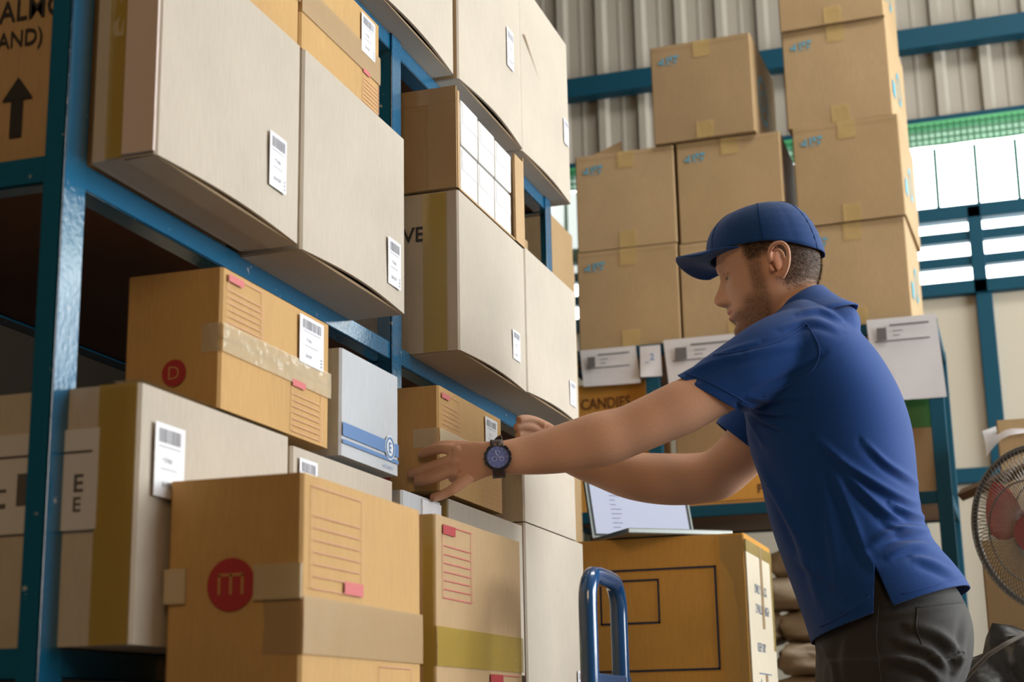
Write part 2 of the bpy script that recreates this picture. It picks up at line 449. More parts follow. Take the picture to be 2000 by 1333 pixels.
# lower panels
m = MB(); m.box(-3.1, 3.0, WY+.0, WY+.03, 0, 2.5)
struct('wall_lower', m, simple('cream_panel', (.52, .47, .38), .6, noise=.08, nscale=2, bump=.2, bscale=8))
rail('trim_3', [(x-.035, x+.035, WY-.04, WY+0.0, 0, 2.5) for x in (-2.6, -1.3, -.40, -.04, .8, 1.65)]
     + [(-3.1, 3.0, WY-.045, WY+.0, 1.66, 1.725)])

# =================================================================== the blue rack on the left
def angle_post(name, x, y, z0, z1, sx, sy, mat, parent, w=.04, t=.004):
    m = MB()
    m.box(x-(t if sx < 0 else 0), x+(0 if sx < 0 else t), min(y, y+sy*w), max(y, y+sy*w), z0, z1)
    m.box(min(x, x+sx*w), max(x, x+sx*w), min(y, y+sy*t), max(y, y+sy*t), z0, z1)
    return m.build(name, mat, parent, bevel=.001)
XF, XB = -1.10, -1.62
YP = (1.598, 2.685, 3.80)
rk = empty('storage_rack', ((XF+XB)/2, 2.7, 0), 0, 'blue painted steel storage rack on the left, loaded with cartons on three shelves', 'rack')
def relb(mb_fn, name, mat, bevel=.0012):
    m = MB(); mb_fn(m); m.v = [(x-(XF+XB)/2, y-2.7, z) for x, y, z in m.v]
    return m.build(name, mat, rk, bevel=bevel)
T = .004; PW = .05
for i, y in enumerate(YP):
    for xx, sx in ((XF, -1), (XB, 1)):
        def f(m, y=y, xx=xx, sx=sx, i=i):
            sy = -1 if i == 2 else 1
            m.box(min(xx, xx+sx*T), max(xx, xx+sx*T), min(y, y+sy*PW), max(y, y+sy*PW), 0, 2.75 if i != 2 else 2.04)
            yy = y
            m.box(min(xx, xx+sx*.030), max(xx, xx+sx*.030), min(yy, yy+sy*T), max(yy, yy+sy*T), 0, 2.75 if i != 2 else 2.04)
        relb(f, 'post', STEEL)
SH = (.745, 1.362, 2.0)
for z in SH:
    for xx, sx in ((XF, -1), (XB, 1)):
        def f(m, z=z, xx=xx, sx=sx):
            e = .004*sx
            m.box(min(xx+e, xx+e+sx*T), max(xx+e, xx+e+sx*T), YP[0]+.004, YP[2]-.004, z, z+.036)
            m.box(min(xx+e, xx+e+sx*.034), max(xx+e, xx+e+sx*.034), YP[0]+.004, YP[2]-.004, z, z+T)
        relb(f, 'beam', STEEL)
    for i, y in enumerate(YP):
        s = -1 if i == 2 else 1
        relb(lambda m: (m.box(XB+.01, XF-.006, y+s*.005, y+s*.009, z-.002, z+.036), m.box(XB+.01, XF-.006, min(y+s*.005, y+s*.035), max(y+s*.005, y+s*.035), z-.002, z+.002)), 'cross_beam', STEEL)
    relb(lambda m: m.box(XB+.01, XF-.008, YP[0]+.012, YP[2]-.012, z+.006, z+.036), 'shelf_board', WOODD)
Z0, Z1, Z2 = .782, 1.399, 2.037

# ---- middle shelf, pale cartons overhanging the beam
FX = -1.0
c = carton('cardboard_box', 'big pale box beside the left upright of the middle shelf', -1.098, FX, 1.65, 2.066, Z1, Z1+.325, K_PALE, droop=.009, bulge=.004)
# (its depth runs back beside the post)
Fs = c
add_label(Fs, 'front', .305, .06, .055, .085, seed=1)
add_tape(Fs, [('near', .025, .05, .0, .325)], TAPEY)
add_tape(Fs, [('near', .03, .046, .17, .30)], TAPE, 'clear_tape')
mm = MB(); Fs['near'].slab(mm, .05, .096, .004, .325, .0048); mm.build('lit_strip', simple('lit_strip_pink', (.62, .50, .46), .5), Fs['root'])  # pale strip: light caught by the near face, put into its colour
c = carton('cardboard_box', 'big pale box, second from the left on the middle shelf', -1.42, FX, 2.078, 2.503, Z1-.003, Z1+.328, K_PALE, droop=.012, bulge=.003)
add_label(c, 'front', .335, .035, .058, .085, seed=2)
VE = carton('cardboard_box', 'pale cardboard box marked VE on its shaded side, right of the middle post', -1.46, FX, 2.79, 3.225, Z1-.003, Z1+.327, K_PALE, droop=.010, bulge=.002)
pv = at(786, 477, Y=2.79)
add_print(VE, lambda m: VE['near'].text(m, 'VE', pv.x+1.46, pv.z-Z1+.003, .031, off(VE), .012), INK, 'printed_letters')
add_tape(VE, [('near', .385, .435, .0, .327)], TAPEY)
add_label(VE, 'front', .33, .055, .052, .065, seed=3, style=0)
Fb = carton('cardboard_box', 'palest cardboard box at the far right end of the middle shelf, above the hands', -1.45, FX, 3.232, 3.655, Z1, Z1+.335, K_PALE, droop=.010, bulge=.002)
add_label(Fb, 'front', .335, .035, .05, .06, seed=4)
# ---- on top of them
K1 = carton('cardboard_box', 'orange brown box lying on the leftmost pale box of the middle shelf', -1.097, FX-.004, 1.70, 2.065, Z1+.327, Z1+.53, K_ORANGE, seam='front', bulge=.001)
K1['tape_mb'].build('seam_tape', TAPEB, K1['root'])
K2 = carton('cardboard_box', 'orange brown box with a barcode label lying on the second pale box from the left', -1.30, FX-.004, 2.072, 2.393, Z1+.329, Z1+.505, K_ORANGE, seam='front', bulge=.001)
K2['tape_mb'].build('seam_tape', TAPEB, K2['root'])
add_label(K2, 'front', .235, .095, .06, .072, seed=5)
add_form(K2, 'front', .245, .004, .07, .062)
# open carton turned on its side, with white packets
OB = empty('open_cardboard_box', (-1.22, 3.008, Z1+.329), 0, 'open brown cardboard box full of white packets on top of the box marked VE', 'box')
def rel(root, fn, name, mat, **k):
    m = MB(); fn(m); l = root.location; m.v = [(x-l.x, y-l.y, z-l.z) for x, y, z in m.v]; return m.build(name, mat, root, **k)
zb = Z1+.331
rel(OB, lambda m: m.box(-1.42, -1.0, 2.783, 2.787, zb, zb+.218), 'side_panel', K_BROWN)
rel(OB, lambda m: m.box(-1.42, -.998, 3.225, 3.23, zb, zb+.215), 'side_panel', K_TAN)
rel(OB, lambda m: m.box(-1.42, -1.415, 2.79, 3.225, zb, zb+.215), 'back_panel', K_BROWN)
rel(OB, lambda m: m.box(-1.415, -1.0, 2.79, 3.225, zb, zb+.004), 'bottom_panel', K_TAN)
rel(OB, lambda m: m.box(-1.004, -.998, 3.165, 3.225, zb, zb+.205), 'front_flap', K_TAN)
rel(OB, lambda m: m.box(-1.003, -.9985, 2.788, 2.80, zb, zb+.21), 'folded_edge', K_TAN)
tpp = MB(); f_ = Face((-1.42, 2.783, zb), (1, 0, 0), (0, 0, 1)); f_.slab(tpp, .36, .42, 0, .2, .0006)
tpp.v = [(x-OB.location.x, y-OB.location.y, z-OB.location.z) for x, y, z in tpp.v]; tpp.build('tape', TAPEB, OB)
tp2 = MB(); f_.slab(tp2, .0, .42, .183, .217, .0009); tp2.v = [(x-OB.location.x, y-OB.location.y, z-OB.location.z) for x, y, z in tp2.v]; tp2.build('tape', TAPEB, OB)
pk = [(2.795, 2.822, .107, .197, 'slim white packet at the left end of the top row in the open box')]
for i, (a, b) in enumerate(((2.828, 2.932), (2.938, 3.042), (3.048, 3.158))):
    w_ = ('left', 'middle', 'right')[i]
    pk.append((a, b, .108, .205-.004*i, w_+' wide white packet of the top row in the open box'))
    pk.append((a-.006, b-.006, .006, .102, w_+' white packet of the bottom row in the open box'))
for a, b, z0, z1, lab in pk:
    m = MB(); g = []
    l = Vector(((-1.0-1.12)/2, (a+b)/2, zb+z0))
    m.box(-.055, .055, -(b-a)/2+.001, (b-a)/2-.001, 0, z1-z0)
    o = m.build('white_packet', PACK, bevel=.003, seg=3); o.location = l; tag(o, lab, 'packet', 'white packets in the open box')
    fl = MB(); fl.box(.0552, .0562, -(b-a)/2+.006, (b-a)/2-.006, (z1-z0)*.5-.0005, (z1-z0)-.005); fl.build('closing_flap', PACK, o)

# ---- top shelf cartons
TX = -1.055
t0 = carton('cardboard_box', 'leftmost pale box on the top shelf, its bottom flap bent down', -1.5, TX, 2.49, 2.925, Z2, Z2+.46, K_PALE, droop=.011, bulge=.002)
t1 = carton('cardboard_box', 'middle pale box on the top shelf with a label near its right edge', -1.5, TX+.004, 2.945, 3.40, Z2, Z2+.46, K_PALE, droop=.014, bulge=.002)
add_label(t1, 'front', .335, .17, .05, .10, seed=7)
t2 = carton('cardboard_box', 'rightmost pale box on the top shelf, with a small tear in its face', -1.5, TX, 3.408, 3.84, Z2, Z2+.46, K_PALE, droop=.009, bulge=.002)
add_label(t2, 'front', .37, .155, .045, .07, seed=8)
def tear(m):
    f = t2['front']; o = off(t2); f.quad(m, [(.02, .315), (.035, .318), (.155, .245), (.10, .275)], o)
add_print(t2, tear, K_EDGE, 'torn_flap')
add_tape(t1, [('near', .40, .445, 0, .3)], TAPEB)

# ---- bottom shelf, row of pale cartons
WL = carton('cardboard_box', 'pale box with yellow tape and a barcode label, low behind the left upright', -1.46, FX, 1.635, 2.045, Z0, Z0+.315, K_PALE, bulge=.003)
add_tape(WL, [('near', .405, .457, .0, .315)], TAPEY)
add_tape(WL, [('top', .42, .462, .0, .41)], TAPEY, 'top_tape')
add_label(WL, 'front', .03, .18, .072, .092, seed=9)
LZ0, LZ1 = .138, .262
def sl(m):
    f = WL['near']; f.slab(m, .10, .408, LZ0, LZ1, .0055)
mm = MB(); sl(mm); pl = mm.build('shipping_document', PAPERW, WL['root'])
mm = MB(); f = WL['near']; f.rect(mm, .295, .335, .172, .212, .006); f.rect(mm, .12, .40, .232, .235, .006); f.text(mm, 'E', .376, .160, .018, .006, .02); f.text(mm, 'E', .376, .184, .022, .006, .02)
f.rect(mm, .14, .28, .17, .176, .006); f.rect(mm, .14, .28, .19, .194, .006)
mm.build('printed_text', simple('faded_grey_print', (.10, .09, .09), .7), pl)
W2 = carton('cardboard_box', 'pale box with a sticker peeking out under the box stamped D on the left', -1.42, FX, 2.056, 2.445, Z0, Z0+.305, K_PALE, bulge=.002)
add_label(W2, 'front', .018, .215, .062, .075, seed=10)
W3 = carton('cardboard_box', 'narrow grey white box on the bottom shelf below the white box marked E', -1.40, FX-.005, 2.50, 2.69, Z0, Z0+.30, K_WHITE, bulge=.001)
mm = MB(); W3['front'].slab(mm, .09, .185, .2, .295, .003); mm.build('label', PAPER, W3['root'])
W4 = carton('cardboard_box', 'pale box on the bottom shelf right under the box being held', -1.44, FX, 2.715, 3.172, Z0, Z0+.312, K_PALE, bulge=.002)
add_tape(W4, [('near', .40, .44, .0, .312)], TAPEY)
W5 = carton('cardboard_box', 'tall pale box at the right end of the bottom shelf next to the hand truck', -1.44, FX, 3.19, 3.655, Z0-.18, Z0+.322, K_PALE, bulge=.002)
add_label(W5, 'front', .375, .125, .075, .075, seed=11)
W5['root']['label'] = 'tall pale box with a small sticker, behind the hand truck at the rack end'
# ---- second tier on the bottom shelf
def stampD(Fs, face, u, v, r, letter='D'):
    f = Fs[face]; o = off(Fs)
    m = MB(); f.ring(m, u, v, 0, r, o); st = m.build('printed_stamp', REDINK, Fs['root'])
    m = MB(); w = text_mesh(letter, .0)[2]*r*.95
    f.ring(m, u, v, r*.0, r*.0001, o+.0004) if False else None
    f.text(m, letter, u-w/2, v-r*.48, r*.95, o+.0006, -.012)
    m.build('printed_letter', simple('stamp_letter_'+letter, (.50, .28, .12), .6), st)
D1 = carton('cardboard_box', 'brown box with a red D stamp and glossy taped seam, left of the white box', -1.148, FX, 1.832, 2.182, Z0+.32, Z0+.517, K_ORANGE, seam='front', bulge=.0025, tape=.020)
D1['tape_mb'].build('seam_tape', TAPE, D1['root'], smooth=True)
stampD(D1, 'near', .080, .053, .0185)
add_form(D1, 'front', .012, .112, .105, .078)
add_form(D1, 'front', .215, .006, .105, .078)
add_label(D1, 'front', .235, .115, .085, .074, seed=12)
E1 = carton('cardboard_box', 'white box with blue stripes and a circled E beside the middle post', -1.17, FX, 2.228, 2.47, Z0+.318, Z0+.492, K_WHITE, bulge=.001)
def stripes(m):
    f = E1['front']; o = off(E1)
    f.rect(m, .004, .238, .032, .054, o); f.rect(m, .004, .238, .020, .0265, o)
add_print(E1, stripes, BLUEINK, 'printed_stripes')
mm = MB(); f = E1['front']; f.ring(mm, .198, .043, 0, .021, off(E1)+.0005); em = mm.build('emblem', simple('emblem_white', (.66, .68, .72), .5), E1['root'])
mm = MB(); f.ring(mm, .198, .043, .0145, .0185, off(E1)+.0012)
f.text(mm, 'E', .1925, .034, .018, off(E1)+.0012, .02); f.text(mm, 'EXCELLENCE', .17, .0065, .005, off(E1)+.0012)
mm.build('printed_letter', BLUEINK, em)
mm = MB(); E1['near'].rect(mm, .02, .145, .05, .085, off(E1)); E1['near'].rect(mm, .02, .145, .03, .038, off(E1)); mm.build('side_print', INK, E1['root'])
D2 = carton('cardboard_box', 'brown box with a red D stamp gripped between the man\'s hands', -1.19, FX, 2.668, 3.04, Z0+.322, Z0+.519, K_ORANGE, seam='front', bulge=.0015, tape=.018)
D2['tape_mb'].build('seam_tape', TAPE, D2['root'], smooth=True)
stampD(D2, 'near', .078, .038, .020)
add_form(D2, 'front', .012, .108, .10, .078); add_form(D2, 'front', .245, .006, .11, .085)
add_label(D2, 'front', .26, .115, .075, .07, seed=13)
G1 = carton('cardboard_box', 'bright cream box on the bottom row just right of the held box', -1.10, FX, 3.19, 3.60, Z0+.325, Z0+.50, K_PALE, bulge=.001)
# dark cartons at the back of the rack
carton('cardboard_box', 'dim box deep inside the rack left of the box stamped D', -1.60, -1.48, 1.66, 2.6, Z0, Z0+.41, K_DULL)
AL = carton('cardboard_box', 'box with an upward arrow and black capital letters at the left edge of the photo', -1.60, -1.112, 1.63, 2.05, Z1, Z1+.48, K_TAN, bulge=.002)
def alp(m):
    f = AL['near']; o = off(AL)
    f.text(m, 'ALMO', .366, .208, .031, o, .010, .88); f.text(m, 'AND)', .366, .163, .031, o, .010, .86)
add_print(AL, alp, INK)
def alp(m):
    f = AL['near']; o = off(AL); a, b = .403, .042
    f.rect(m, a-.0095, a+.0095, b, b+.0515, o); f.quad(m, [(a-.024, b+.052), (a+.024, b+.052), (a, b+.084)], o)
add_print(AL, alp, INK, 'printed_arrow')
carton('cardboard_box', 'shaded box behind the open carton, seen past the right post', -1.45, -1.135, 3.30, 3.70, Z1+.33, Z1+.50, K_BROWN)

# ---- cartons stacked in the aisle in front of the rack
M1 = carton('cardboard_box', 'nearest brown box with a round dark red emblem and tan seam tape', -.993, -.812, 1.70, 2.088, .62, .983, K_ORANGE, seam='front', bulge=.002, tape=.034)
M1['tape_mb'].build('seam_tape', TAPEB, M1['root'])
f = M1['near']; o = off(M1); r_ = .032; uu, vv = .089, .232
mm = MB(); f.ring(mm, uu, vv, 0, r_, o); st = mm.build('printed_emblem', REDINK, M1['root'])
mm = MB()
for q in (-.0155, 0, .0155): f.rect(mm, uu+q-.0018, uu+q+.0018, vv-.012, vv+.012, o+.0006)
f.rect(mm, uu-.0172, uu+.0172, vv+.010, vv+.0135, o+.0006)
mm.build('printed_letter', simple('emblem_line', (.45, .22, .08), .6), st)
add_form(M1, 'front', .022, .225, .155, .125, flip=True, n=7)
add_form(M1, 'front', .235, .035, .115, .105, flip=True, n=7)
mm = MB(); f.slab(mm, .12, .182, vv-.02, vv+.022, .0055); mm.build('near_tape', TAPE, M1['root'])
mm = MB(); f.slab(mm, -.001, .028, vv-.02, vv+.022, .0055); mm.build('near_tape', TAPE, M1['root'])
R1 = carton('cardboard_box', 'brown box with strong red printed forms, second in the front stack', -.993, -.855, 2.262, 2.695, .60, 1.003, K_TAN, seam='front', bulge=.001, tape=.03)
R1['tape_mb'].build('seam_tape', TAPEY, R1['root'])
add_form(R1, 'front', .03, .275, .135, .115, ink=REDMID, head=REDINK, n=7, strong=True)
add_form(R1, 'front', .25, .05, .16, .115, ink=REDMID, head=REDINK, n=7, strong=True)
add_tape(R1, [('near', .118, .138, .0, .40)], TAPEY)
carton('cardboard_box', 'plain brown box carrying the one with the round dark red emblem', -.995, -.80, 1.69, 2.10, .0, .618, K_ORANGE)
carton('cardboard_box', 'plain brown box carrying the one with the strong red printed forms', -.993, -.85, 2.25, 2.71, .0, .598, K_TAN)

# ---- big amber carton with the laptop
BX0, BX1, BY0, BY1, BZ1 = -1.075, -.643, 3.86, 4.27, 1.135
BB = carton('cardboard_box', 'large amber box with nested black rectangles, carrying the laptop', BX0, BX1, BY0, BY1, .56, BZ1, K_AMBER, bulge=.002)
def on(face_y, px, py):   # point on the box front -> its own u, v
    p = at(px, py, Y=BY0); return p.x-BX0, p.z-.56
def rects(m):
    f = BB['near']; o = off(BB)
    u1, v1 = on(0, 1398, 1105); u0, v0 = on(0, 1100, 1318); f.frame(m, .03, u1, v0, v1, .005, o)
    u1, v1 = on(0, 1287, 1131); u0, v0 = on(0, 1100, 1226); f.frame(m, .06, u1, v0, v1, .005, o)
add_print(BB, rects, NAVYINK, 'printed_rectangles')
# right side of that box: drawn on +X side
f = BB['front']; o = off(BB)
mm = MB(); f.slab(mm, .002, .405, .004, .56, .0032); sp = mm.build('lit_side', simple('lit_side_cream', (.72, .63, .49), .6, noise=.05), BB['root'])  # pale layer: the strong side daylight is put into this colour
mm = MB()
for t_, v_, h_ in (('ONLY STACK', .435, .024), ('2 PALLET HIGH', .385, .024), ('KEEP DRY', .29, .022)): f.text(mm, t_, .10, v_, h_, .0038, .01, .95)
f.quad(mm, [(.10, .19), (.16, .19), (.13, .225)], .0038); f.rect(mm, .10, .30, .235, .238, .0038); f.rect(mm, .10, .30, .125, .128, .0038)
mm.build('printed_text', simple('slate_ink', (.10, .16, .26), .6), sp)
for q_ in ((.20, .235, .35, .56, .0045), (.20, .235, .05, .235, .0045)):
    mm = MB(); f.slab(mm, *q_); mm.build('tape', TAPEB, BB['root'])
for q_ in ((.0, .40, .53, .56, .004), (.0, .03, 0, .17, .004), (.37, .40, .30, .53, .004)):
    mm = MB(); f.slab(mm, *q_); mm.build('tape', TAPEY, BB['root'])
mm = MB(); BB['near'].slab(mm, .37, .432, .12, .57, .0045); mm.build('corner_tape', clear('shiny_tape', (.5, .35, .12), .25, .08, .8, 20), BB['root'])
pa = empty('cardboard_box', (0, 0, 0), 0, '', 'box'); bpy.data.objects.remove(pa)
carton('cardboard_box', 'plain box on the floor holding up the large amber box', BX0-.0, BX1+.0, BY0, BY1, 0, .558, K_AMBER)
# laptop, open towards the man
ang = math.radians(38)
lp = empty('laptop', (-.93, 4.02, BZ1+.001), ang, 'open silver laptop with a lit screen standing on the large amber box', 'laptop')
m = MB(); m.box(-.145, .145, -.215, .0, .002, .016); m.build('base', simple('laptop_alloy', (.35, .38, .37), .35, metal=.6), lp, bevel=.003)
m = MB(); m.box(-.13, .13, -.12, -.03, .0162, .0175); m.build('keyboard', simple('laptop_keys', (.02, .02, .02), .5), lp)
tl = Matrix.Rotation(math.radians(-16), 4, 'X')
def tilt(m): m.v = [tuple(tl @ Vector(v)) for v in m.v]; m.v = [(x, y+.004, z+.02) for x, y, z in m.v]; return m
m = MB(); m.box(-.145, .145, .0, .007, -.004, .215); tilt(m); lid = m.build('lid', simple('laptop_lid', (.04, .045, .045), .4), lp, bevel=.002)
m = MB(); m.box(-.136, .136, -.0012, -.0004, .008, .205); tilt(m); m.build('screen', simple('laptop_screen', (.25, .27, .33), .2, emit=((.62, .66, .85), .42)), lid)
RIM = simple('pale_rim', (.45, .5, .48), .3, metal=.7)
for x_ in (-.148, .143):
    m = MB(); m.box(x_, x_+.005, -.001, .009, -.002, .217); tilt(m); m.build('lid_rim', RIM, lid)
m = MB(); rd = random.Random(3)
for q in range(9):
    f = Face((-.15, -.0018, .0), (1, 0, 0), (0, 0, 1)); z = .025+.013*q; f.rect(m, .065, .065+rd.uniform(.015, .04), z, z+.0018, .0006)
tilt(m); m.build('screen_text', simple('screen_grey', (.12, .12, .2), .5), lid)
for s in (-1, 1):
    m = MB(); m.tube([(s*.13-.02, .006, .014), (s*.13+.02, .006, .014)], .008, 12); m.build('hinge', simple('hinge_metal', (.3, .3, .3), .3, metal=.8), lp)

# ---- hand truck
HX = -.68
ht = empty('hand_truck', (HX, 2.55, 0), 0, 'blue steel hand truck with a loop handle standing in front of the pale boxes', 'hand truck')
BLU = simple('glossy_blue_tube', (.012, .075, .23), .22, spec=.7, coat=.6)
yA, yB = 2.505-2.55, 2.712-2.55
topz = .924
def loopp():
    P = [(.0, yA, .12)]
    P += [(0, yA, z) for z in (.3, .5, .7, .85, topz-.055)]
    for k in range(1, 6):
        a = math.pi/2*k/6; P.append((0, yA+.05-.05*math.cos(a), topz-.05+.05*math.sin(a)))
    P += [(0, yA+.07, topz), (0, yB-.07, topz)]
    for k in range(1, 6):
        a = math.pi/2*k/6; P.append((0, yB-.05+.05*math.sin(a), topz-.05+.05*math.cos(a)))
    P += [(0, yB, z) for z in (topz-.055, .85, .7, .5, .3, .12)]
    return P
m = MB(); m.tube(loopp(), .0155, 16); m.build('loop_handle', BLU, ht, smooth=True)
for z in (.752, .45, .18):
    m = MB(); m.box(-.014, .012, yA-.005, yB+.03, z-.016, z+.010); m.build('cross_bar', BLU, ht, bevel=.004)
m = MB(); m.box(.0, .20, yA-.05, yB+.05, .015, .022); m.build('toe_plate', BLU, ht, bevel=.002)
for s, yy in ((-1, yA-.035), (1, yB+.035)):
    m = MB(); m.tube([(-.06, yy-.02, .10), (-.06, yy+.02, .10)], .10, 28); wl = m.build('wheel', simple('rubber_tyre', (.03, .03, .03), .8), ht, bevel=.01)
    m = MB(); m.tube([(-.06, yy-.022, .10), (-.06, yy+.022, .10)], .045, 20); m.build('wheel_hub', BLU, wl, bevel=.004)
m = MB(); m.tube([(-.06, yA-.03, .1), (-.06, yB+.03, .1)], .01, 12); m.build('axle', simple('bare_steel', (.4, .4, .4), .3, metal=1), ht)
m = MB(); m.tube([(0, yA, .12), (-.06, yA, .1)], .012, 12); m.tube([(0, yB, .12), (-.06, yB, .1)], .012, 12); m.tube([(0, yA, .12), (.01, yA, .018)], .012, 12); m.tube([(0, yB, .12), (.01, yB, .018)], .012, 12); m.build('lower_bracket', BLU, ht)


# =================================================================== rack at the far end
BY = 5.5
br = empty('shelf_unit', (-.86, 5.75, 0), 0, 'blue steel shelf unit at the far end of the aisle, behind the man', 'rack')
def brb(fn, name, mat=STEELBG, bevel=.002, **k):
    m = MB(); fn(m); m.v = [(x+.86, y-5.75, z) for x, y, z in m.v]; return m.build(name, mat, br, bevel=bevel, **k)
for x0, x1 in ((-1.57, -1.53), (-1.24, -1.19), (-.245, -.195)):
    for y0, y1 in ((BY-.03, BY+.008), (6.04, 6.08)):
        brb(lambda m: m.box(x0, x1, y0, y1, 0, 2.035), 'post')
for z in (.55, 1.39, 1.995):
    brb(lambda m: m.box(-1.57, -.195, BY-.025, BY+.0, z, z+.042), 'beam')
    brb(lambda m: m.box(-1.57, -.195, 6.03, 6.05, z, z+.042), 'beam')
    brb(lambda m: m.box(-.225, -.197, BY+.01, 6.03, z, z+.042), 'cross_beam')
    brb(lambda m: m.box(-1.57, -1.54, BY+.01, 6.03, z, z+.042), 'cross_beam')
    brb(lambda m: m.box(-1.53, -.23, BY+.002, 6.03, z+.006, z+.041), 'shelf_board', simple('brown_board', (.22, .12, .06), .7, noise=.2))
BZ = 2.039
KS = (K_BROWN, kraft('stack_cardboard', (.44, .30, .155)), kraft('stack_cardboard_light', (.47, .325, .175)))
def stackbox(label, x0, x1, z0, h, y0=BY, mat=None, rz=0.0, depth=.50, dark=False, tapes=True, side=False):
    c = carton('cardboard_box', label, x0, x1, y0, y0+depth, z0, z0+h-.004, mat or KS[1], group=None, bulge=.002, rz=rz)
    w = x1-x0; f = c['near']; o = off(c); L = (c['root'].location)
    m = MB()
    for a, b, ww, hh in ((.0, 0, .022, .012), (.012, .014, .01, .01), (.032, .0, .008, .028), (.045, .010, .010, .020), (.060, .0, .012, .011), (.060, .018, .018, .012), (.014, -.006, .05, .002)):
        f.rect(m, w*.08+a, w*.08+a+ww, h*.80+b, h*.80+b+hh, o)
    m.build('printed_marks', CYANINK, c['root'])
    if tapes:
        add_tape(c, [('near', w*.43, w*.60, h-.07, h-.004)], TAPEBG)
        add_tape(c, [('near', w*.43, w*.60, 0, .065)], TAPEBG)
    m = MB(); f.rect(m, .006, w-.006, h-.022, h-.0205, o); m.build('flap_crease', K_EDGE, c['root'])
    return c
H = .3875
g1, g2, g3 = -1.495, -1.101, -.672
b = stackbox('brown box on the far shelf unit, bottom left corner of the stack', g1, g1+.388, BZ, H)
stackbox('brown box on the far shelf unit, upper left, with a flap standing open', g1+.005, g1+.391, BZ+H, H, mat=KS[2])
stackbox('brown box on the far shelf unit, partly hidden by the cap brim, bottom row', g2+.002, g2+.395, BZ, H-.01, mat=KS[2])
stackbox('brown box of the far stack directly under the single top box', g2+.008, g2+.400, BZ+H-.01, H+.01)
tb = stackbox('single brown box sitting alone on top of the left part of the far stack', g2-.065, g2+.322, BZ+2*H+.002, .398, mat=KS[0], rz=-.03, y0=BY-.02)
def logo(m):
    f = tb['front']; o = off(tb); f.ring(m, .20, .19, .08, .10, o); f.ring(m, .20, .19, .03, .045, o)
add_print(tb, logo, CYANINK, 'printed_logo')
# the open flap
for o_ in [x for x in COL.objects if x.get('label', '').startswith('brown box on the far shelf unit, upper left')]:
    m = MB(); m.add([(-.19, -.19, H-.002), (-.02, -.19, H-.002), (-.03, -.15, H+.075)], [(0, 1, 2)]); m.build('open_flap', KS[0], o_, solid=.004)
tx = -.262
rows = ['bottom box of the tall far tower, just right of the cap', 'second box up in the tall far tower', 'third box up in the tall far tower', 'fourth box up in the tall far tower', 'topmost box of the tall far tower, cut off by the photo edge']
for i in range(5):
    x1 = tx+(-.008, .002, -.012, -.018, -.010)[i]; x0 = x1-.385
    c = stackbox(rows[i], x0, x1, BZ+H*i+.001, H, mat=KS[(2, 1, 2, 1, 0)[i]], rz=(-.03, -.04, -.05, -.035, -.045)[i], y0=BY-(.0, .01, .0, .015, .02)[i])
    def sm(m, c=c, i=i):
        f = c['front']; o = off(c)
        f.rect(m, .05, .12, .10, .16, o); f.ring(m, .25, .19, .05, .065, o)
    add_print(c, sm, CYANS, 'printed_logo')
    if i == 4:
        m = MB(); g = [[(.1925+.0045*(1-j), -.10+.04*k, .0-.12*j) for k in range(5)] for j in (1, 0)]
        m.grid(g); m.build('hanging_flap', K_TAN, c['root'], solid=.004)
# second shelf of the far unit
z2 = 1.433
cb = carton('cardboard_box', 'amber box with brown lettering under the left document sleeve on the far unit', -1.52, -1.25, BY+.02, BY+.42, z2, z2+.48, K_AMBER, bulge=.001)
add_print(cb, lambda m: cb['near'].text(m, 'CANDIES', .02, .385, .042, off(cb), .012, .8), simple('brown_ink', (.13, .04, .015), .7), 'printed_letters')
pb = carton('cardboard_box', 'pale tan box with creased side behind the forearms on the far unit', -1.165, -.84, BY+.10, BY+.45, z2+.16, z2+.38, KS[2], bulge=.004)
pl_ = carton('cardboard_box', 'flat amber box with printed capitals on the lower shelf of the far unit', -1.18, -.66, BY+.02, BY+.48, z2, z2+.155, K_AMBER, bulge=.001)
def pi(m):
    f = pl_['near']; o = off(pl_); f.frame(m, .40, .455, .025, .085, .004, o); f.quad(m, [(.415, .04), (.44, .04), (.4275, .068)], o); f.rect(m, 0, .52, .012, .015, o)
DBI = simple('dark_brown_ink', (.10, .04, .02), .7)
add_print(pl_, pi, DBI)
add_print(pl_, lambda m: pl_['near'].text(m, 'PI', .32, .035, .032, off(pl_), .02), DBI, 'printed_letters')
carton('cardboard_box', 'tan box behind the man\'s chest on the far unit', -.655, -.445, BY+.05, BY+.45, z2, z2+.44, KS[1])
gb = carton('cardboard_box', 'box with a green printed band at the right end of the far unit', -.35, -.150, BY+.034, BY+.46, z2, z2+.345, K_TAN, bulge=.001)
gb['root'].location.x -= .085
m = MB(); gb['near'].rect(m, .0, .2, .23, .335, off(gb)); gb['front'].rect(m, 0, .42, .23, .335, off(gb)); m.build('green_band', GREENINK, gb['root'])
m = MB(); f = gb['front']; f.rect(m, .02, .40, .008, .222, off(gb)); m.build('printed_panel', simple('pastel_print', (.60, .45, .38), .5, noise=.5, nscale=14), gb['root'])
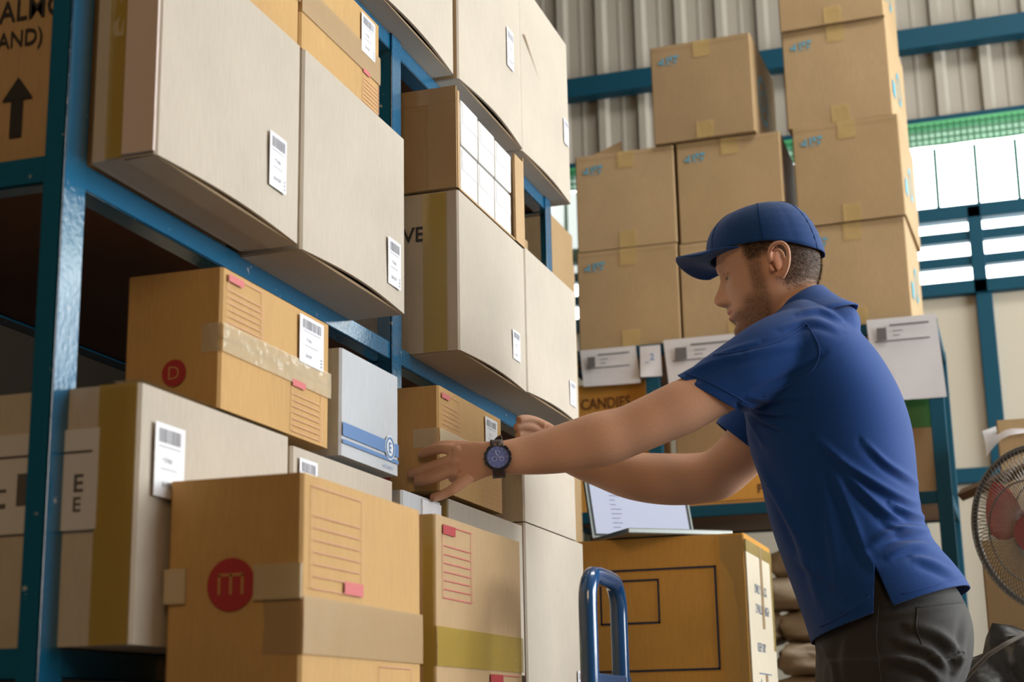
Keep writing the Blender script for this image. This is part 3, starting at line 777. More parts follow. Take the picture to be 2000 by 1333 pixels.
# document sleeves hanging from the top beam
def sleeve(label, x0, x1, z0, z1, style, y=BY-.03, sk=0.0):
    m = MB(); g = []
    for i in range(9):
        t = i/8; row = []
        for j in range(7):
            s = j/6; zz = z0+(z1-z0)*(1-t); row.append((x0+(x1-x0)*s+sk*t, y-.002-.007*math.sin(3*s+2*t)*t, zz+.012*(s-.5)*0))
        g.append(row)
    m.grid(g); cx = (x0+x1)/2
    m.v = [(a-cx, b-y, c-z0) for a, b, c in m.v]
    o = m.build('document_sleeve', PAPERW, solid=.0008); o.location = (cx, y, z0); tag(o, label, 'paper')
    k = MB(); w = x1-x0; h = z1-z0; f = Face((-w/2+sk*.2, -.008, 0), (1, 0, 0), (0, 0, 1)); hh = min(h, .16); v0 = h-hh
    if style == 0:
        f.rect(k, w*.13, w*.27, v0+hh*.50, v0+hh*.78, .004); f.rect(k, w*.32, w*.88, v0+hh*.80, v0+hh*.84, .004); f.rect(k, w*.10, w*.88, v0+hh*.46, v0+hh*.49, .004)
        f.rect(k, w*.36, w*.5, v0+hh*.68, v0+hh*.70, .004); f.rect(k, w*.36, w*.46, v0+hh*.58, v0+hh*.60, .004)
        k.build('printed_text', GREYINK if False else simple('faded_black', (.12, .11, .11), .7), o)
    else:
        f.text(k, '2', w*.5, h*.5, h*.22, .005, .02); f.rect(k, w*.25, w*.45, h*.42, h*.45, .005)
        k.build('printed_text', BLUEINK, o)
    return o
sleeve('white document sheet hanging at the left end of the far unit top beam', -1.485, -1.272, 1.895, 2.035, 0, sk=.012)
sleeve('small white card with a blue mark between two hanging sheets', -1.255, -1.178, 1.912, 2.028, 1, y=BY-.036)
sleeve('white sheet hanging just left of the man\'s raised shoulder', -1.168, -.86, 1.83, 2.045, 0, sk=.02)
sleeve('large pale sheet hanging at the right end of the far unit, behind his back', -.435, -.197, 1.752, 2.047, 0, y=BY-.037, sk=.012)

# sacks piled under the far unit
SACK = simple('woven_sack', (.50, .42, .32), .7, noise=.45, nscale=7, bump=.6, bscale=40)
def sack(label, x, y, z, sx, sy, sz, seed):
    m = MB(); rd = random.Random(seed); n, k = 26, 16; rows = []
    ph = [rd.uniform(0, 6) for _ in range(8)]
    for i in range(k+1):
        a = math.pi*i/k; row = []
        for j in range(n):
            t = 2*math.pi*j/n
            def se(c, e=.55): return math.copysign(abs(c)**e, c)
            px_, py_, pz_ = se(math.sin(a))*se(math.cos(t)), se(math.sin(a))*se(math.sin(t)), se(math.cos(a), .7)
            d = 1+.05*math.sin(5*t+ph[0]+3*pz_)+.05*math.sin(7*pz_*2+ph[1]+2*t)+.03*math.sin(11*t+ph[2]-5*pz_)
            row.append((px_*sx/2*d, py_*sy/2*d, sz/2+pz_*sz/2*(1+.05*math.sin(4*t+ph[3]))))
        rows.append(row)
    m.grid(rows, wv=True); o = m.build('stuffed_sack', SACK, smooth=True); o.location = (x, y, z); o.rotation_euler = (0, 0, rd.uniform(-.2, .2))
    tag(o, label, 'sack', 'sacks piled under the far shelf unit'); return o
zs = [.60, .715, .83, .945, 1.06, 1.17]
nn = 0
cols = [(-1.30, 'left'), (-.98, 'middle left'), (-.72, 'middle right'), (-.43, 'right')]
for ci, (x, nm) in enumerate(cols):
    for zi, z in enumerate(zs):
        lv = ('lowest', 'second lowest', 'third lowest', 'third highest', 'second highest', 'topmost')[zi]
        sack(f'{lv} stuffed beige sack in the {nm} pile under the far shelf unit', x+.03*math.sin(zi*2.1+ci), BY+.27+.03*math.cos(zi*3.3+ci), z, .265, .44, .120, 10*ci+zi)
# plastic draped behind the rack end
m = MB(); rows = []
for i in range(15):
    t = i/14; row = []
    for j in range(12):
        u = j/11
        p = at(1070+55*t**2.2+(1165-1070-55*t**2.2)*u, 375+165*t, Y=6.03); row.append((p.x, p.y+.02*math.sin(5*u+3*t), p.z))
    rows.append(row)
for yy in (600, 750, 950, 1150, 1380):
    rows.append([(p_.x, p_.y+.02*math.sin(2*q_), max(p_.z, .004)) for q_, p_ in enumerate([at(1140+25*q_/11, yy, Y=6.03) for q_ in range(12)])])
m.grid(rows); ps = m.build('plastic_sheet', clear('green_tinted_plastic', (.50, .72, .58), .85, .2, .6, 8), smooth=True)
tag(ps, 'greenish translucent plastic sheet hanging beyond the end of the blue rack', 'plastic sheet')
carton('cardboard_box', 'small brown box half hidden beyond the last rack post', -1.62, -1.345, 4.6, 4.9, 1.95, 2.295, K_BROWN)
carton('cardboard_box', 'box carrying the small brown box beyond the last rack post', -1.64, -1.345, 4.58, 4.92, .86, 1.949, K_BROWN)
pq = at(1122, 522, Y=5.25)
carton('cardboard_box', 'brown box squeezed between the blue rack end and the far unit', -1.64, pq.x, 4.95, 5.25, 1.45, pq.z, K_TAN)
carton('cardboard_box', 'box under the one squeezed between the blue rack and the far unit', -1.64, pq.x, 4.95, 5.25, 0, 1.449, K_TAN)
carton('cardboard_box', 'lowest box of the pile beyond the last rack post', -1.66, -1.35, 4.56, 4.94, 0, .859, K_BROWN)

# =================================================================== right-hand corner
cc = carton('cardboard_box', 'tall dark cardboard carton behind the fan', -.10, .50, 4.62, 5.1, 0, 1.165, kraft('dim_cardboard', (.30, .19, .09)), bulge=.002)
GR = simple('fan_wire', (.20, .19, .17), .35, metal=.6); REDP = clear('red_fan_blade', (.50, .05, .04), .72, .3, .1)
fan = empty('pedestal_fan', (.075, 4.06, 0), math.radians(-32), 'grey wire pedestal fan with red blades cut off by the right photo edge', 'fan')
fz = 1.125
fan_tilt = Matrix.Rotation(math.radians(12), 4, 'X')
def ftr(m):
    m.v = [tuple(fan_tilt @ Vector(v)) for v in m.v]; m.v = [(x, y, z+fz) for x, y, z in m.v]; return m
R_ = .205
for nm, sgn in (('front_grille', -1), ('rear_grille', 1)):
    m = MB(); n = 110
    for k in range(n):
        a = 2*math.pi*k/n; a2 = a+.35*sgn
        pts = []
        for q in range(7):
            t = q/6; rr = .045+(R_-.045)*t; aa = a+(a2-a)*(1-t); d = .062*math.cos(t*math.pi/2)**.6 if q < 6 else 0
            pts.append((rr*math.cos(aa), sgn*(.012+d), rr*math.sin(aa)))
        m.tube(pts, .0011, 5)
    for rr, yy in ((R_, .012), (.045, .070), (.13, .055)):
        m.tube([(rr*math.cos(2*math.pi*k/64), sgn*yy, rr*math.sin(2*math.pi*k/64)) for k in range(64)], .0022, 6, closed=True)
    ftr(m); m.build(nm, GR, fan, smooth=True)
m = MB(); m.tube([(R_*math.cos(2*math.pi*k/64), 0, R_*math.sin(2*math.pi*k/64)) for k in range(64)], .006, 8, closed=True, flat=1.4); ftr(m); m.build('rim_band', simple('fan_rim', (.10, .10, .10), .4), fan, smooth=True)
for k in range(3):
    m = MB(); rows = []; a0 = 2*math.pi*k/3+.5
    for i in range(9):
        t = i/8; rr = .03+.145*t; wd = .35+.75*math.sin(t*2.4)
        rows.append([(rr*math.cos(a0+wd*(s-.4)), .018*(s-.5)*2, rr*math.sin(a0+wd*(s-.4))) for s in [j/7 for j in range(8)]])
    m.grid(rows); ftr(m); m.build('fan_blade', REDP, fan, smooth=True, solid=.002)
m = MB(); m.tube([(0, -.03, 0), (0, .03, 0)], .035, 24); ftr(m); m.build('hub', simple('fan_hub', (.3, .03, .03), .4), fan, bevel=.004)
m = MB(); m.tube([(0, -.080, 0), (0, -.066, 0)], .048, 30); ftr(m); m.build('centre_cap', simple('fan_badge', (.25, .03, .03), .3), fan, bevel=.004)
m = MB(); m.tube([(0, .035, 0), (0, .10, 0), (0, .19, 0)], [.055, .06, .04], 24); ftr(m); m.build('motor_housing', simple('fan_motor', (.12, .12, .12), .4), fan, smooth=False, bevel=.004)
m = MB(); m.tube([(0, .12, .04), (0, .12, fz-.05)], .016, 16); m.build('pole', GR, fan)
m = MB(); m.tube([(0, .12, 0), (0, .12, .03)], .19, 32); m.build('base', simple('fan_base', (.05, .05, .05), .5), fan, bevel=.01)
# black refuse bag with things in it
def blob(name, label, cat, loc, r, mat, seed, crease=.08, n=56, k=34):
    m = MB(); rd = random.Random(seed); ph = [rd.uniform(0, 6) for _ in range(9)]; rows = []
    for i in range(k+1):
        a = math.pi*i/k; row = []
        for j in range(n):
            t = 2*math.pi*j/n; u = Vector((math.sin(a)*math.cos(t), math.sin(a)*math.sin(t), math.cos(a)))
            d = 1+crease*(abs(math.sin(3*t+ph[0]+4*u.z))-.5)+crease*.8*(abs(math.sin(5*u.z+2*u.x*3+ph[1]))-.5)+crease*.5*(abs(math.sin(9*u.y+7*u.z+ph[2]))-.5)+crease*.3*math.sin(17*u.x+11*u.z+ph[3])
            z = u.z*r[2]*d
            row.append((u.x*r[0]*d, u.y*r[1]*d, max(z, -r[2]*.9)))
        rows.append(row)
    m.grid(rows, wv=True); o = m.build(name, mat, smooth=True); o.location = (loc[0], loc[1], loc[2]+r[2]*.9); tag(o, label, cat); return o
BAG = simple('black_plastic', (.014, .012, .010), .4, spec=.4, bump=1.0, bscale=14)
blob('refuse_bag', 'crumpled black plastic bag in the bottom right corner', 'bag', (.115, 3.60, .34), (.30, .19, .285), BAG, 4, .12)
carton('cardboard_box', 'low box on the floor under the crumpled black bag', -.12, .36, 3.40, 3.79, 0, .338, K_BROWN)
m = MB()
pts = [at(1880, 1333, Y=3.40), at(1900, 1310, Y=3.38), at(1930, 1280, Y=3.36), at(1965, 1258, Y=3.36), at(2000, 1240, Y=3.38), at(2040, 1226, Y=3.42), at(2090, 1225, Y=3.54)]
sm = []
for i in range(len(pts)-1):
    for q in range(4): sm.append(pts[i].lerp(pts[i+1], q/4))
sm.append(pts[-1]); sm = [Vector((-.24, 3.41, .0)), Vector((-.235, 3.41, .3)), Vector((-.20, 3.41, .6))]+sm+[Vector((.36, 3.70, .5)), Vector((.50, 3.80, .0))]
m.tube(sm, .0045, 8); cbl = m.build('power_cable', simple('grey_cable', (.16, .15, .13), .5), smooth=True); tag(cbl, 'thin grey cable looping across the black plastic bag', 'cable')
# upright parcel wrapped with film, behind the fan
ub = carton('cardboard_box', 'tan box wrapped with white film at its top, above the fan', -.03, .30, 5.15, 5.45, 1.166, 1.60, KS[1], bulge=.001, rz=0)
m = MB(); rows = []
for i in range(8):
    t = i/7; row = []
    for j in range(14):
        s = j/13; row.append((-.215+.42*s+.012*math.sin(9*s+2*t), -.165-.02*math.sin(7*s)*t+.36*(1-t)*(1 if i == 0 else .06*(7-i)), .437+.010*math.sin(11*s)-(.10*(1-s)**3+.02)*t))
    rows.append(row)
m.grid(rows); m.build('wrapping_film', clear('white_film', (.75, .72, .75), .75, .3, .5, 20), ub['root'], smooth=True)
carton('cardboard_box', 'tall box behind the dark carton, carrying the film wrapped one', -.04, .34, 5.14, 5.5, 0, 1.164, K_BROWN)
m = MB(); a = at(1878, 968, Y=5.25); b_ = at(1960, 934, Y=5.12); d = (b_-a); 
m.tube([a, a.lerp(b_, .5), b_+d*1.2], .02, 4); m.v = [(x, y, z) for x, y, z in m.v]
wp = m.build('wooden_plank', simple('brown_plank', (.13, .08, .05), .7, noise=.2)); tag(wp, 'dark wooden plank leaning between the far unit and the fan', 'plank')
# =================================================================== the man
def sm_mesh(mb, name, voxel, smooth=2, mats=None, factor=.5):
    """fuse overlapping lofts to one continuous surface"""
    me = mb.mesh('tmp'); o = bpy.data.objects.new('tmp', me); COL.objects.link(o)
    r = o.modifiers.new('r', 'REMESH'); r.mode = 'VOXEL'; r.voxel_size = voxel
    if smooth:
        s = o.modifiers.new('s', 'SMOOTH'); s.factor = factor; s.iterations = smooth
    dg = bpy.context.evaluated_depsgraph_get(); dg.update()
    out = bpy.data.meshes.new_from_object(o.evaluated_get(dg)); bpy.data.objects.remove(o); bpy.data.meshes.remove(me)
    out.name = name; out.materials.clear(); out.shade_smooth()
    return out
def V2N(me):
    n = len(me.vertices); a = np.empty(n*3); me.vertices.foreach_get('co', a); return a.reshape(-1, 3)
def N2V(me, a): me.vertices.foreach_set('co', a.ravel()); me.update()
def NRM(me):
    n = len(me.vertices); a = np.empty(n*3); me.vertex_normals.foreach_get('vector', a); return a.reshape(-1, 3)
def segdist(P, path):
    """distance of 2-D points to polyline, signed side, parameter 0..1"""
    best = np.full(len(P), 1e9); sd = np.zeros(len(P)); tt = np.zeros(len(P)); path = np.array(path, float); L = len(path)-1
    for i in range(L):
        a, b = path[i], path[i+1]; d = b-a; l = d.dot(d)
        t = np.clip(((P-a)@d)/l, 0, 1); q = a+t[:, None]*d; r = P-q; dist = np.hypot(r[:, 0], r[:, 1])
        side = np.sign(d[0]*r[:, 1]-d[1]*r[:, 0]); m = dist < best
        best[m] = dist[m]; sd[m] = side[m]; tt[m] = (i+t[m])/L
    return best, sd, tt
def smoothpath(p, k=5):
    p = [np.array(q, float) for q in p]; out = []
    for i in range(len(p)-1):
        p0, p1, p2, p3 = p[max(i-1, 0)], p[i], p[i+1], p[min(i+2, len(p)-1)]
        for j in range(k):
            t = j/k; out.append(.5*((2*p1)+(-p0+p2)*t+(2*p0-5*p1+4*p2-p3)*t*t+(-p0+3*p1-3*p2+p3)*t**3))
    out.append(p[-1]); return out
def folds(me, strokes, ymax):
    """cloth folds: ridge with a trough on one side, along strokes laid over the near side of the garment"""
    co = V2N(me); nr = NRM(me); pp = prj(co)[:, :2]; near = (nr[:, 1] < .25) & (co[:, 1] < ymax)
    face = np.clip(-nr[:, 1]*1.3+.35, 0, 1)*near
    d = np.zeros(len(co))
    for st in strokes:
        path, w, h = st[:3]; tr = st[3] if len(st) > 3 else .8
        dist, sd, t = segdist(pp, smoothpath(path))
        s = dist*sd; env = np.sin(np.pi*np.clip(t, .04, .96))**.6
        d += env*h*(np.exp(-(s/w)**2)-tr*np.exp(-((s-1.5*w)/(1.15*w))**2))
    co += nr*(d*face)[:, None]; N2V(me, co)

px2m = lambda px, D: px*D/F
def limb(mb, pts, n=28, sub=6, flat=1.0):
    """pts: (px, py, Y, radius_px [, radius_depth_px]) -> loft whose outline in the photo is 2*radius wide"""
    C = [at(p[0], p[1], Y=p[2]) for p in pts]; R = []
    for i, p in enumerate(pts):
        t = (C[min(i+1, len(C)-1)]-C[max(i-1, 0)]).normalized(); v = (C[i]-Vector((0, 0, CAMZ)))
        D = v.dot(Vector(RW[:, 2])); v.normalize()
        up = t.cross(v).normalized(); dp = t.cross(up).normalized()
        r = p[3]*D/F; rd = (p[4] if len(p) > 4 else p[3]*.95)*D/F
        R.append((C[i], up*r, dp*rd, 2.0))
    mb.loft(R, n, sub)

SK = [.56, .31, .20]
man = empty('person', (-.28, 2.98, 0), 0, 'man in blue polo shirt and cap reaching for a box on the rack', 'person')
ML = man.location.copy()
def mk(name, me, mats, parent=man):
    for m_ in (mats if isinstance(mats, (list, tuple)) else [mats]): me.materials.append(m_)
    o = bpy.data.objects.new(name, me); COL.objects.link(o); o.parent = parent
    pl = ML if parent is man else Vector((0, 0, 0)); off_ = ML
    co = V2N(me)-np.array(off_); N2V(me, co)
    return o
def mbuild(mb, name, mats, parent=None, **k):
    """build geometry given in place coordinates as a child of the man (or of one of his parts)"""
    l = ML; mb.v = [(x-l.x, y-l.y, z-l.z) for x, y, z in mb.v]
    return mb.build(name, mats, parent or man, **k)

# --- head frame
HS = 1.035
ear = at(1504, 520, Y=2.915)
pit, psi = math.radians(9.5), math.radians(6)
fwd0 = Vector((-math.cos(psi), -math.sin(psi), 0)); lf = Vector((math.sin(psi), -math.cos(psi), 0))
fw = (fwd0*math.cos(pit)+Vector((0, 0, -math.sin(pit)))).normalized(); up_ = lf.cross(fw).normalized()*-1
if up_.z < 0: up_ = -up_
HC = ear-lf*(.077*HS)
def hp(x, y, z): return HC+fw*(x*HS)+lf*(y*HS)+up_*(z*HS)
HM = Matrix((( fw.x, lf.x, up_.x), (fw.y, lf.y, up_.y), (fw.z, lf.z, up_.z)))
def hdir(x, y, z): return (HM @ Vector((x, y, z)))
def head_into(mb):
    lv = [(.126, .0, -.02, .006), (.120, .045, -.055, .040), (.106, .072, -.080, .060), (.085, .088, -.092, .070), (.060, .0955, -.0985, .0755), (.038, .0985, -.0995, .077),
          (.020, .0945, -.098, .0765), (.000, .0905, -.094, .075), (-.020, .0910, -.086, .0725), (-.036, .0925, -.076, .070), (-.050, .0935, -.066, .067), (-.065, .0925, -.057, .0625),
          (-.078, .0900, -.048, .057), (-.090, .0905, -.038, .051), (-.100, .0880, -.024, .043), (-.109, .0760, -.004, .032), (-.114, .052, .014, .014)]
    Z = [l[0] for l in lv][::-1]
    def itp(z, k): return float(np.interp(z, Z, [l[k] for l in lv][::-1]))
    zs = np.concatenate([np.linspace(.126, .045, 26), np.linspace(.043, -.098, 72), np.linspace(-.100, -.114, 8)])
    n = 150; rows = []
    g = lambda v, c, s: math.exp(-((v-c)/s)**2)
    for z in zs:
        z = float(z); xf = (itp(z+.004, 1)+itp(z, 1)+itp(z-.004, 1))/3; xb = (itp(z+.005, 2)+itp(z-.005, 2))/2; w = (itp(z+.004, 3)+itp(z-.004, 3))/2
        xc = .0 if z > 0 else .008*min(1, -z/.05); row = []
        for k in range(n):
            a = 2*math.pi*k/n; a = a-.42*math.sin(a)          # denser towards the face
            c, s = math.cos(a), math.sin(a)
            e = 2.25 if c > 0 else 2.0
            cc = math.copysign(abs(c)**(2/e), c); ss = math.copysign(abs(s)**(2/2.15), s)
            x = xc+((xf-xc) if c > 0 else (xc-xb))*cc; y = w*ss; ay = abs(y)
            if c > 0:
                # nose
                N = np.interp(z, [-.042, -.037, -.031, -.024, -.015, .0, .014, .024, .034], [0, .006, .021, .0275, .0255, .0150, .0050, .0015, 0])
                wn = np.interp(z, [-.040, -.028, -.016, .0, .02], [.0135, .0125, .0095, .0080, .0085])
                x += N*math.exp(-(ay/wn)**2.4)
                x += .0095*g(ay, .0125, .0055)*g(z, -.028, .0075)          # nostril wings
                x -= .0125*g(ay, .031, .014)*g(z, .017, .0125)             # eye sockets
                x -= .006*g(ay, .016, .007)*g(z, .014, .010)
                x += .0045*g(ay, .024, .022)*g(z, .037, .0075)             # brow
                x += .0035*g(ay, .046, .016)*g(z, -.004, .014)             # cheekbone
                x -= .003*g(ay, .044, .014)*g(z, -.040, .018)
                x += .0060*g(ay, 0, .020)*g(z, -.0495, .0050)+.0015*g(ay, 0, .012)*g(z, -.041, .006)   # upper lip
                x -= .0040*g(ay, 0, .022)*g(z, -.0560, .0022)              # mouth slit
                x += .0065*g(ay, 0, .018)*g(z, -.0630, .0052)              # lower lip
                x -= .0050*g(ay, 0, .020)*g(z, -.0755, .0060)
                x += .0045*g(ay, 0, .020)*g(z, -.0935, .0100)              # chin
                x -= .0025*g(ay, .024, .004)*g(z, -.057, .006)
            if abs(c) < .75:
                y *= 1-.03*g(z, .02, .02)*(1 if c > 0 else 0)
            row.append(hp(x, y, z))
        rows.append(row)
    b = mb.grid(rows, wv=True)
    for ri, rev in ((0, 1), (len(rows)-1, 0)):
        cen = sum(rows[ri], Vector())/n; mb.v.append(tuple(cen)); ci = len(mb.v)-1
        for k in range(n):
            i, j = b+ri*n+k, b+ri*n+(k+1) % n; mb.f.append((ci, j, i) if rev else (ci, i, j)); mb.mi.append(0)
    for s in (1, -1):
        Y0 = .0745*s
        def ep(x, z, o): return hp(-.004+x*1.08, Y0+s*(o*1.15+.45*max(0, -x)), z*1.05)
        # helix, antihelix, lobe, base
        hx = [(.000, .006, .004), (.001, .016, .007), (-.002, .026, .009), (-.010, .0325, .011), (-.020, .0325, .012), (-.028, .026, .013), (-.0315, .015, .012), (-.030, .002, .010), (-.026, -.010, .008), (-.019, -.021, .006), (-.011, -.028, .004)]
        mb.tube([ep(*p) for p in smoothpath(hx, 4)], .0046, 10)
        ah = [(-.010, .022, .008), (-.017, .021, .009), (-.0215, .012, .0095), (-.0215, .000, .008), (-.018, -.010, .007), (-.012, -.014, .006)]
        mb.tube([ep(*p) for p in smoothpath(ah, 4)], .0034, 10)
        mb.tube([ep(-.004, -.017, .005), ep(-.010, -.024, .005), ep(-.012, -.029, .004)], [.0055, .0068, .0045], 12)
        mb.tube([ep(.003, .002, .004), ep(.004, -.004, .006), ep(.001, -.012, .005)], [.003, .0045, .004], 10)
        R3 = HM @ Matrix.Rotation(s*.42, 3, 'Z')
        mb.ball(ep(-.015, .004, -.0035), .0145*HS, .0035*HS, .0285*HS, 20, 14, rot=R3)
        # eyelids
        ec = (.0735, .031*s, .0165)
        for k in range(2):
            arc = []
            for q in range(9):
                th = -1.15+2.3*q/8
                zz = (-.0012+.0046*math.cos(th)) if k == 0 else (-.0030-.0030*math.cos(th))
                arc.append(hp(ec[0]+.0125*math.cos(th*.9)*.98, ec[1]+.0130*math.sin(th), ec[2]+zz))
            mb.tube(arc, .0021, 8)
        mb.ball(hp(ec[0]-.0003, ec[1], ec[2]+.0050), .0122, .0122, .0088, 16, 10)

B = MB()
head_into(B)
# neck
n1 = hp(-.018, 0, -.045); n0 = at(1571, 622, Y=2.985); ax = (n1-n0).normalized(); ax2 = ax.cross(Vector((0, 1, 0))).normalized()
B.loft([(n0-ax*.05, ax2*.066, Vector((0, .08, 0))), (n0-ax*.005, ax2*.064, Vector((0, .068, 0))), (n0.lerp(n1, .5), ax2*.061, Vector((0, .061, 0))), (n1, ax2*.060, Vector((0, .058, 0))), (n1+ax*.03, ax2*.055, Vector((0, .052, 0)))], 40, 6)
YM = 3.0
# core of the trunk, joins the two arms and the neck under the shirt
def tring(F_, B_, b, yo=0, e=2.3):
    f_, r_ = at(*F_, Y=YM), at(*B_, Y=YM); return ((f_+r_)/2+Vector((0, yo, 0)), (r_-f_)/2, Vector((0, b, 0)), e)
def trunk(mb, s=1.0, n=72, low=True):
    R = [((1535, 606), (1618, 600), .085), ((1512, 630), (1650, 620), .125), ((1490, 660), (1682, 652), .165), ((1468, 700), (1716, 692), .190), ((1459, 745), (1742, 732), .200), ((1456, 790), (1763, 775), .200),
         ((1463, 850), (1780, 830), .193), ((1478, 915), (1788, 890), .186), ((1494, 975), (1793, 950), .178), ((1512, 1040), (1803, 1010), .172), ((1532, 1100), (1828, 1060), .174), ((1556, 1165), (1864, 1102), .184), ((1582, 1240), (1892, 1140), .196), ((1598, 1300), (1915, 1190), .202)]
    out = []
    for i, (f_, b_, w) in enumerate(R):
        c, a, d, e = tring(f_, b_, w, e=2.3 if i > 2 else 2.0); out.append((c, a*s*1.0, d*s, e))
    mb.loft(out if low else out[2:10], n, 6)
trunk(B, .82, low=False)
NA = [(1545, 690, 2.88, 52, 44), (1495, 712, 2.835, 54, 48), (1440, 740, 2.805, 52, 48), (1385, 770, 2.785, 50), (1330, 797, 2.765, 53), (1275, 822, 2.745, 51), (1225, 843, 2.73, 50), (1175, 858, 2.715, 54, 50), (1120, 872, 2.70, 50, 46), (1070, 883, 2.685, 44, 38), (1025, 890, 2.67, 38, 31), (990, 893, 2.655, 33, 24), (960, 895, 2.645, 31, 18)]
limb(B, NA, 36)
FA = [(1560, 740, 3.16, 52, 48), (1520, 790, 3.20, 52, 48), (1480, 850, 3.235, 54), (1440, 895, 3.26, 50), (1400, 927, 3.27, 50), (1350, 936, 3.265, 50, 46), (1290, 936, 3.245, 50, 45), (1230, 929, 3.225, 46, 41), (1175, 913, 3.20, 40, 35), (1125, 898, 3.175, 33, 28), (1092, 882, 3.155, 29, 22), (1075, 868, 3.145, 30, 17)]
limb(B, FA, 36)
# left hand (near): back of the hand towards the camera
limb(B, [(965, 895, 2.646, 32, 17), (940, 898, 2.642, 36, 16), (915, 904, 2.640, 40, 15), (893, 906, 2.640, 40, 14), (878, 906, 2.642, 36, 12)], 32)
def finger(pts): limb(B, [(a, b, y, r, r*.92) for a, b, y, r in pts], 16, 5)
finger([(905, 880, 2.640, 12), (885, 878, 2.636, 11.5), (864, 877, 2.636, 10.5), (845, 880, 2.644, 10), (828, 885, 2.652, 9.5), (818, 888, 2.655, 8)])            # index
finger([(900, 902, 2.640, 13), (872, 903, 2.634, 12), (848, 911, 2.636, 11), (824, 919, 2.645, 10.2), (806, 925, 2.654, 9.6), (798, 928, 2.656, 8)])             # middle
finger([(900, 919, 2.640, 12.5), (876, 923, 2.632, 11.5), (853, 932, 2.632, 10.6), (832, 938, 2.641, 10), (818, 941, 2.652, 9.3), (811, 943, 2.655, 7.5)])           # ring
finger([(915, 930, 2.640, 14), (898, 946, 2.632, 11.5), (880, 959, 2.628, 10.2), (862, 968, 2.634, 9.4), (850, 972, 2.644, 8.8), (843, 973, 2.648, 7)])              # little, spread down
finger([(930, 880, 2.648, 15), (905, 874, 2.655, 13), (882, 871, 2.652, 11.5), (862, 872, 2.650, 10.5), (848, 874, 2.655, 9)])                                        # thumb along the top
for k_ in ((893, 880), (889, 903), (888, 922)):
    B.ball(at(*k_, Y=2.628), .010, .006, .009, 12, 8)
# right hand (far), palm to the camera, fingers round the far side of the box
limb(B, [(1085, 872, 3.150, 30, 17), (1066, 858, 3.140, 31, 15), (1050, 848, 3.130, 30, 14), (1040, 843, 3.125, 25, 12)], 28)
finger([(1062, 832, 3.120, 10.5), (1045, 824, 3.105, 10), (1030, 820, 3.088, 9.5), (1018, 820, 3.072, 9), (1012, 822, 3.064, 7.5)])
finger([(1055, 842, 3.120, 10.5), (1038, 836, 3.098, 10), (1022, 834, 3.080, 9.2), (1011, 835, 3.068, 8.6), (1006, 836, 3.062, 7)])
finger([(1052, 855, 3.120, 10.5), (1036, 852, 3.10, 10), (1020, 851, 3.082, 9.2), (1010, 851, 3.068, 8)])
finger([(1056, 868, 3.120, 10), (1040, 867, 3.10, 9.2), (1024, 867, 3.082, 8.5), (1014, 867, 3.07, 7.5)])
finger([(1072, 852, 3.115, 12), (1060, 866, 3.085, 11), (1046, 878, 3.065, 10), (1034, 886, 3.055, 8.5)])
bme = sm_mesh(B, 'body', .0021, smooth=3, factor=.45)
# colour of skin, flush, buzz-cut scalp and beard shadow as pigment
co = V2N(bme); rel_ = (co-np.array(HC))/HS; hx = rel_@np.array(fw); hy = rel_@np.array(lf); hz = rel_@np.array(up_)
G = lambda v, c, s: np.exp(-((v-c)/s)**2)
inhead = (np.sqrt(hx**2+hy**2+hz**2) < .19) & (hz > -.16)
ss = lambda v, a, b: np.clip((v-a)/(b-a), 0, 1)
ay = np.abs(hy)
side_x = .055-.35*np.clip(.045-hz, -.05, .05)
scalp = ss(hz, -.052+.0*hx, -.028)*ss(-hx, .012, .024)            # behind the ear
scalp = np.maximum(scalp, ss(hz, .020, .040)*ss(-hx, -.050, -.030))
earm = ss(ay, .0785, .0805)*(hx < .008)*(hx > -.055)*(np.abs(hz) < .045)
scalp = scalp*(1-earm)
sideb = ss(.040-np.abs(hx-.026), .022, .032)*ss(hz, -.045, -.03)*ss(ay, .05, .06)*ss(hz, -.03, -.02)
sideb = np.exp(-((hx-.027)/.014)**4)*ss(hz, -.05, -.03)*ss(ay, .05, .06)*(hz < .07)
jaw = ss(-hz, .030, .050)*ss(hx, .005, .02)*(hz > -.125)
mous = G(hz, -.041, .006)*ss(.032-ay, 0, .008)*(hx > .07)
lips = (np.exp(-((hz+.0565)/.0095)**4)*ss(.025-ay, 0, .006)*(hx > .075))
cheekclear = ss(hx, .055, .075)*ss(hz, -.064, -.052)
beard = np.clip(jaw*(1-cheekclear)+mous*.9+.0, 0, 1)*(1-lips)
beard = np.maximum(beard, ss(-hz, .068, .078)*ss(hx, .03, .05)*(hz > -.13))
mask = inhead.astype(float); scalp *= mask*(.7+.3*ss(hz, -.045, .02)); sideb *= mask; beard *= mask; lips *= mask
rs = np.random.RandomState(1); nz = rs.rand(len(co))
skin = np.array(SK)[None, :]*(1+.05*np.sin(co@np.array([60, 41, 33]))[:, None])
hair = np.array([.055, .033, .018])[None, :]
lipc = np.array([.50, .20, .15])[None, :]
cl = skin*(1-lips[:, None]*.8)+lipc*lips[:, None]*.8
k_ = np.clip(scalp*.98+sideb*.55, 0, .94)[:, None]*(.8+.35*nz[:, None]); cl = cl*(1-k_)+hair*k_
k_ = np.clip(beard*.50, 0, 1)[:, None]*(.75+.45*nz[:, None]); cl = cl*(1-k_)+hair*k_
flush = (G(hz, -.005, .035)*G(hx, -.01, .03)*G(ay, .085, .015)*mask)[:, None]; cl = cl*(1-flush*.35)+np.array([.55, .18, .12])*flush*.35
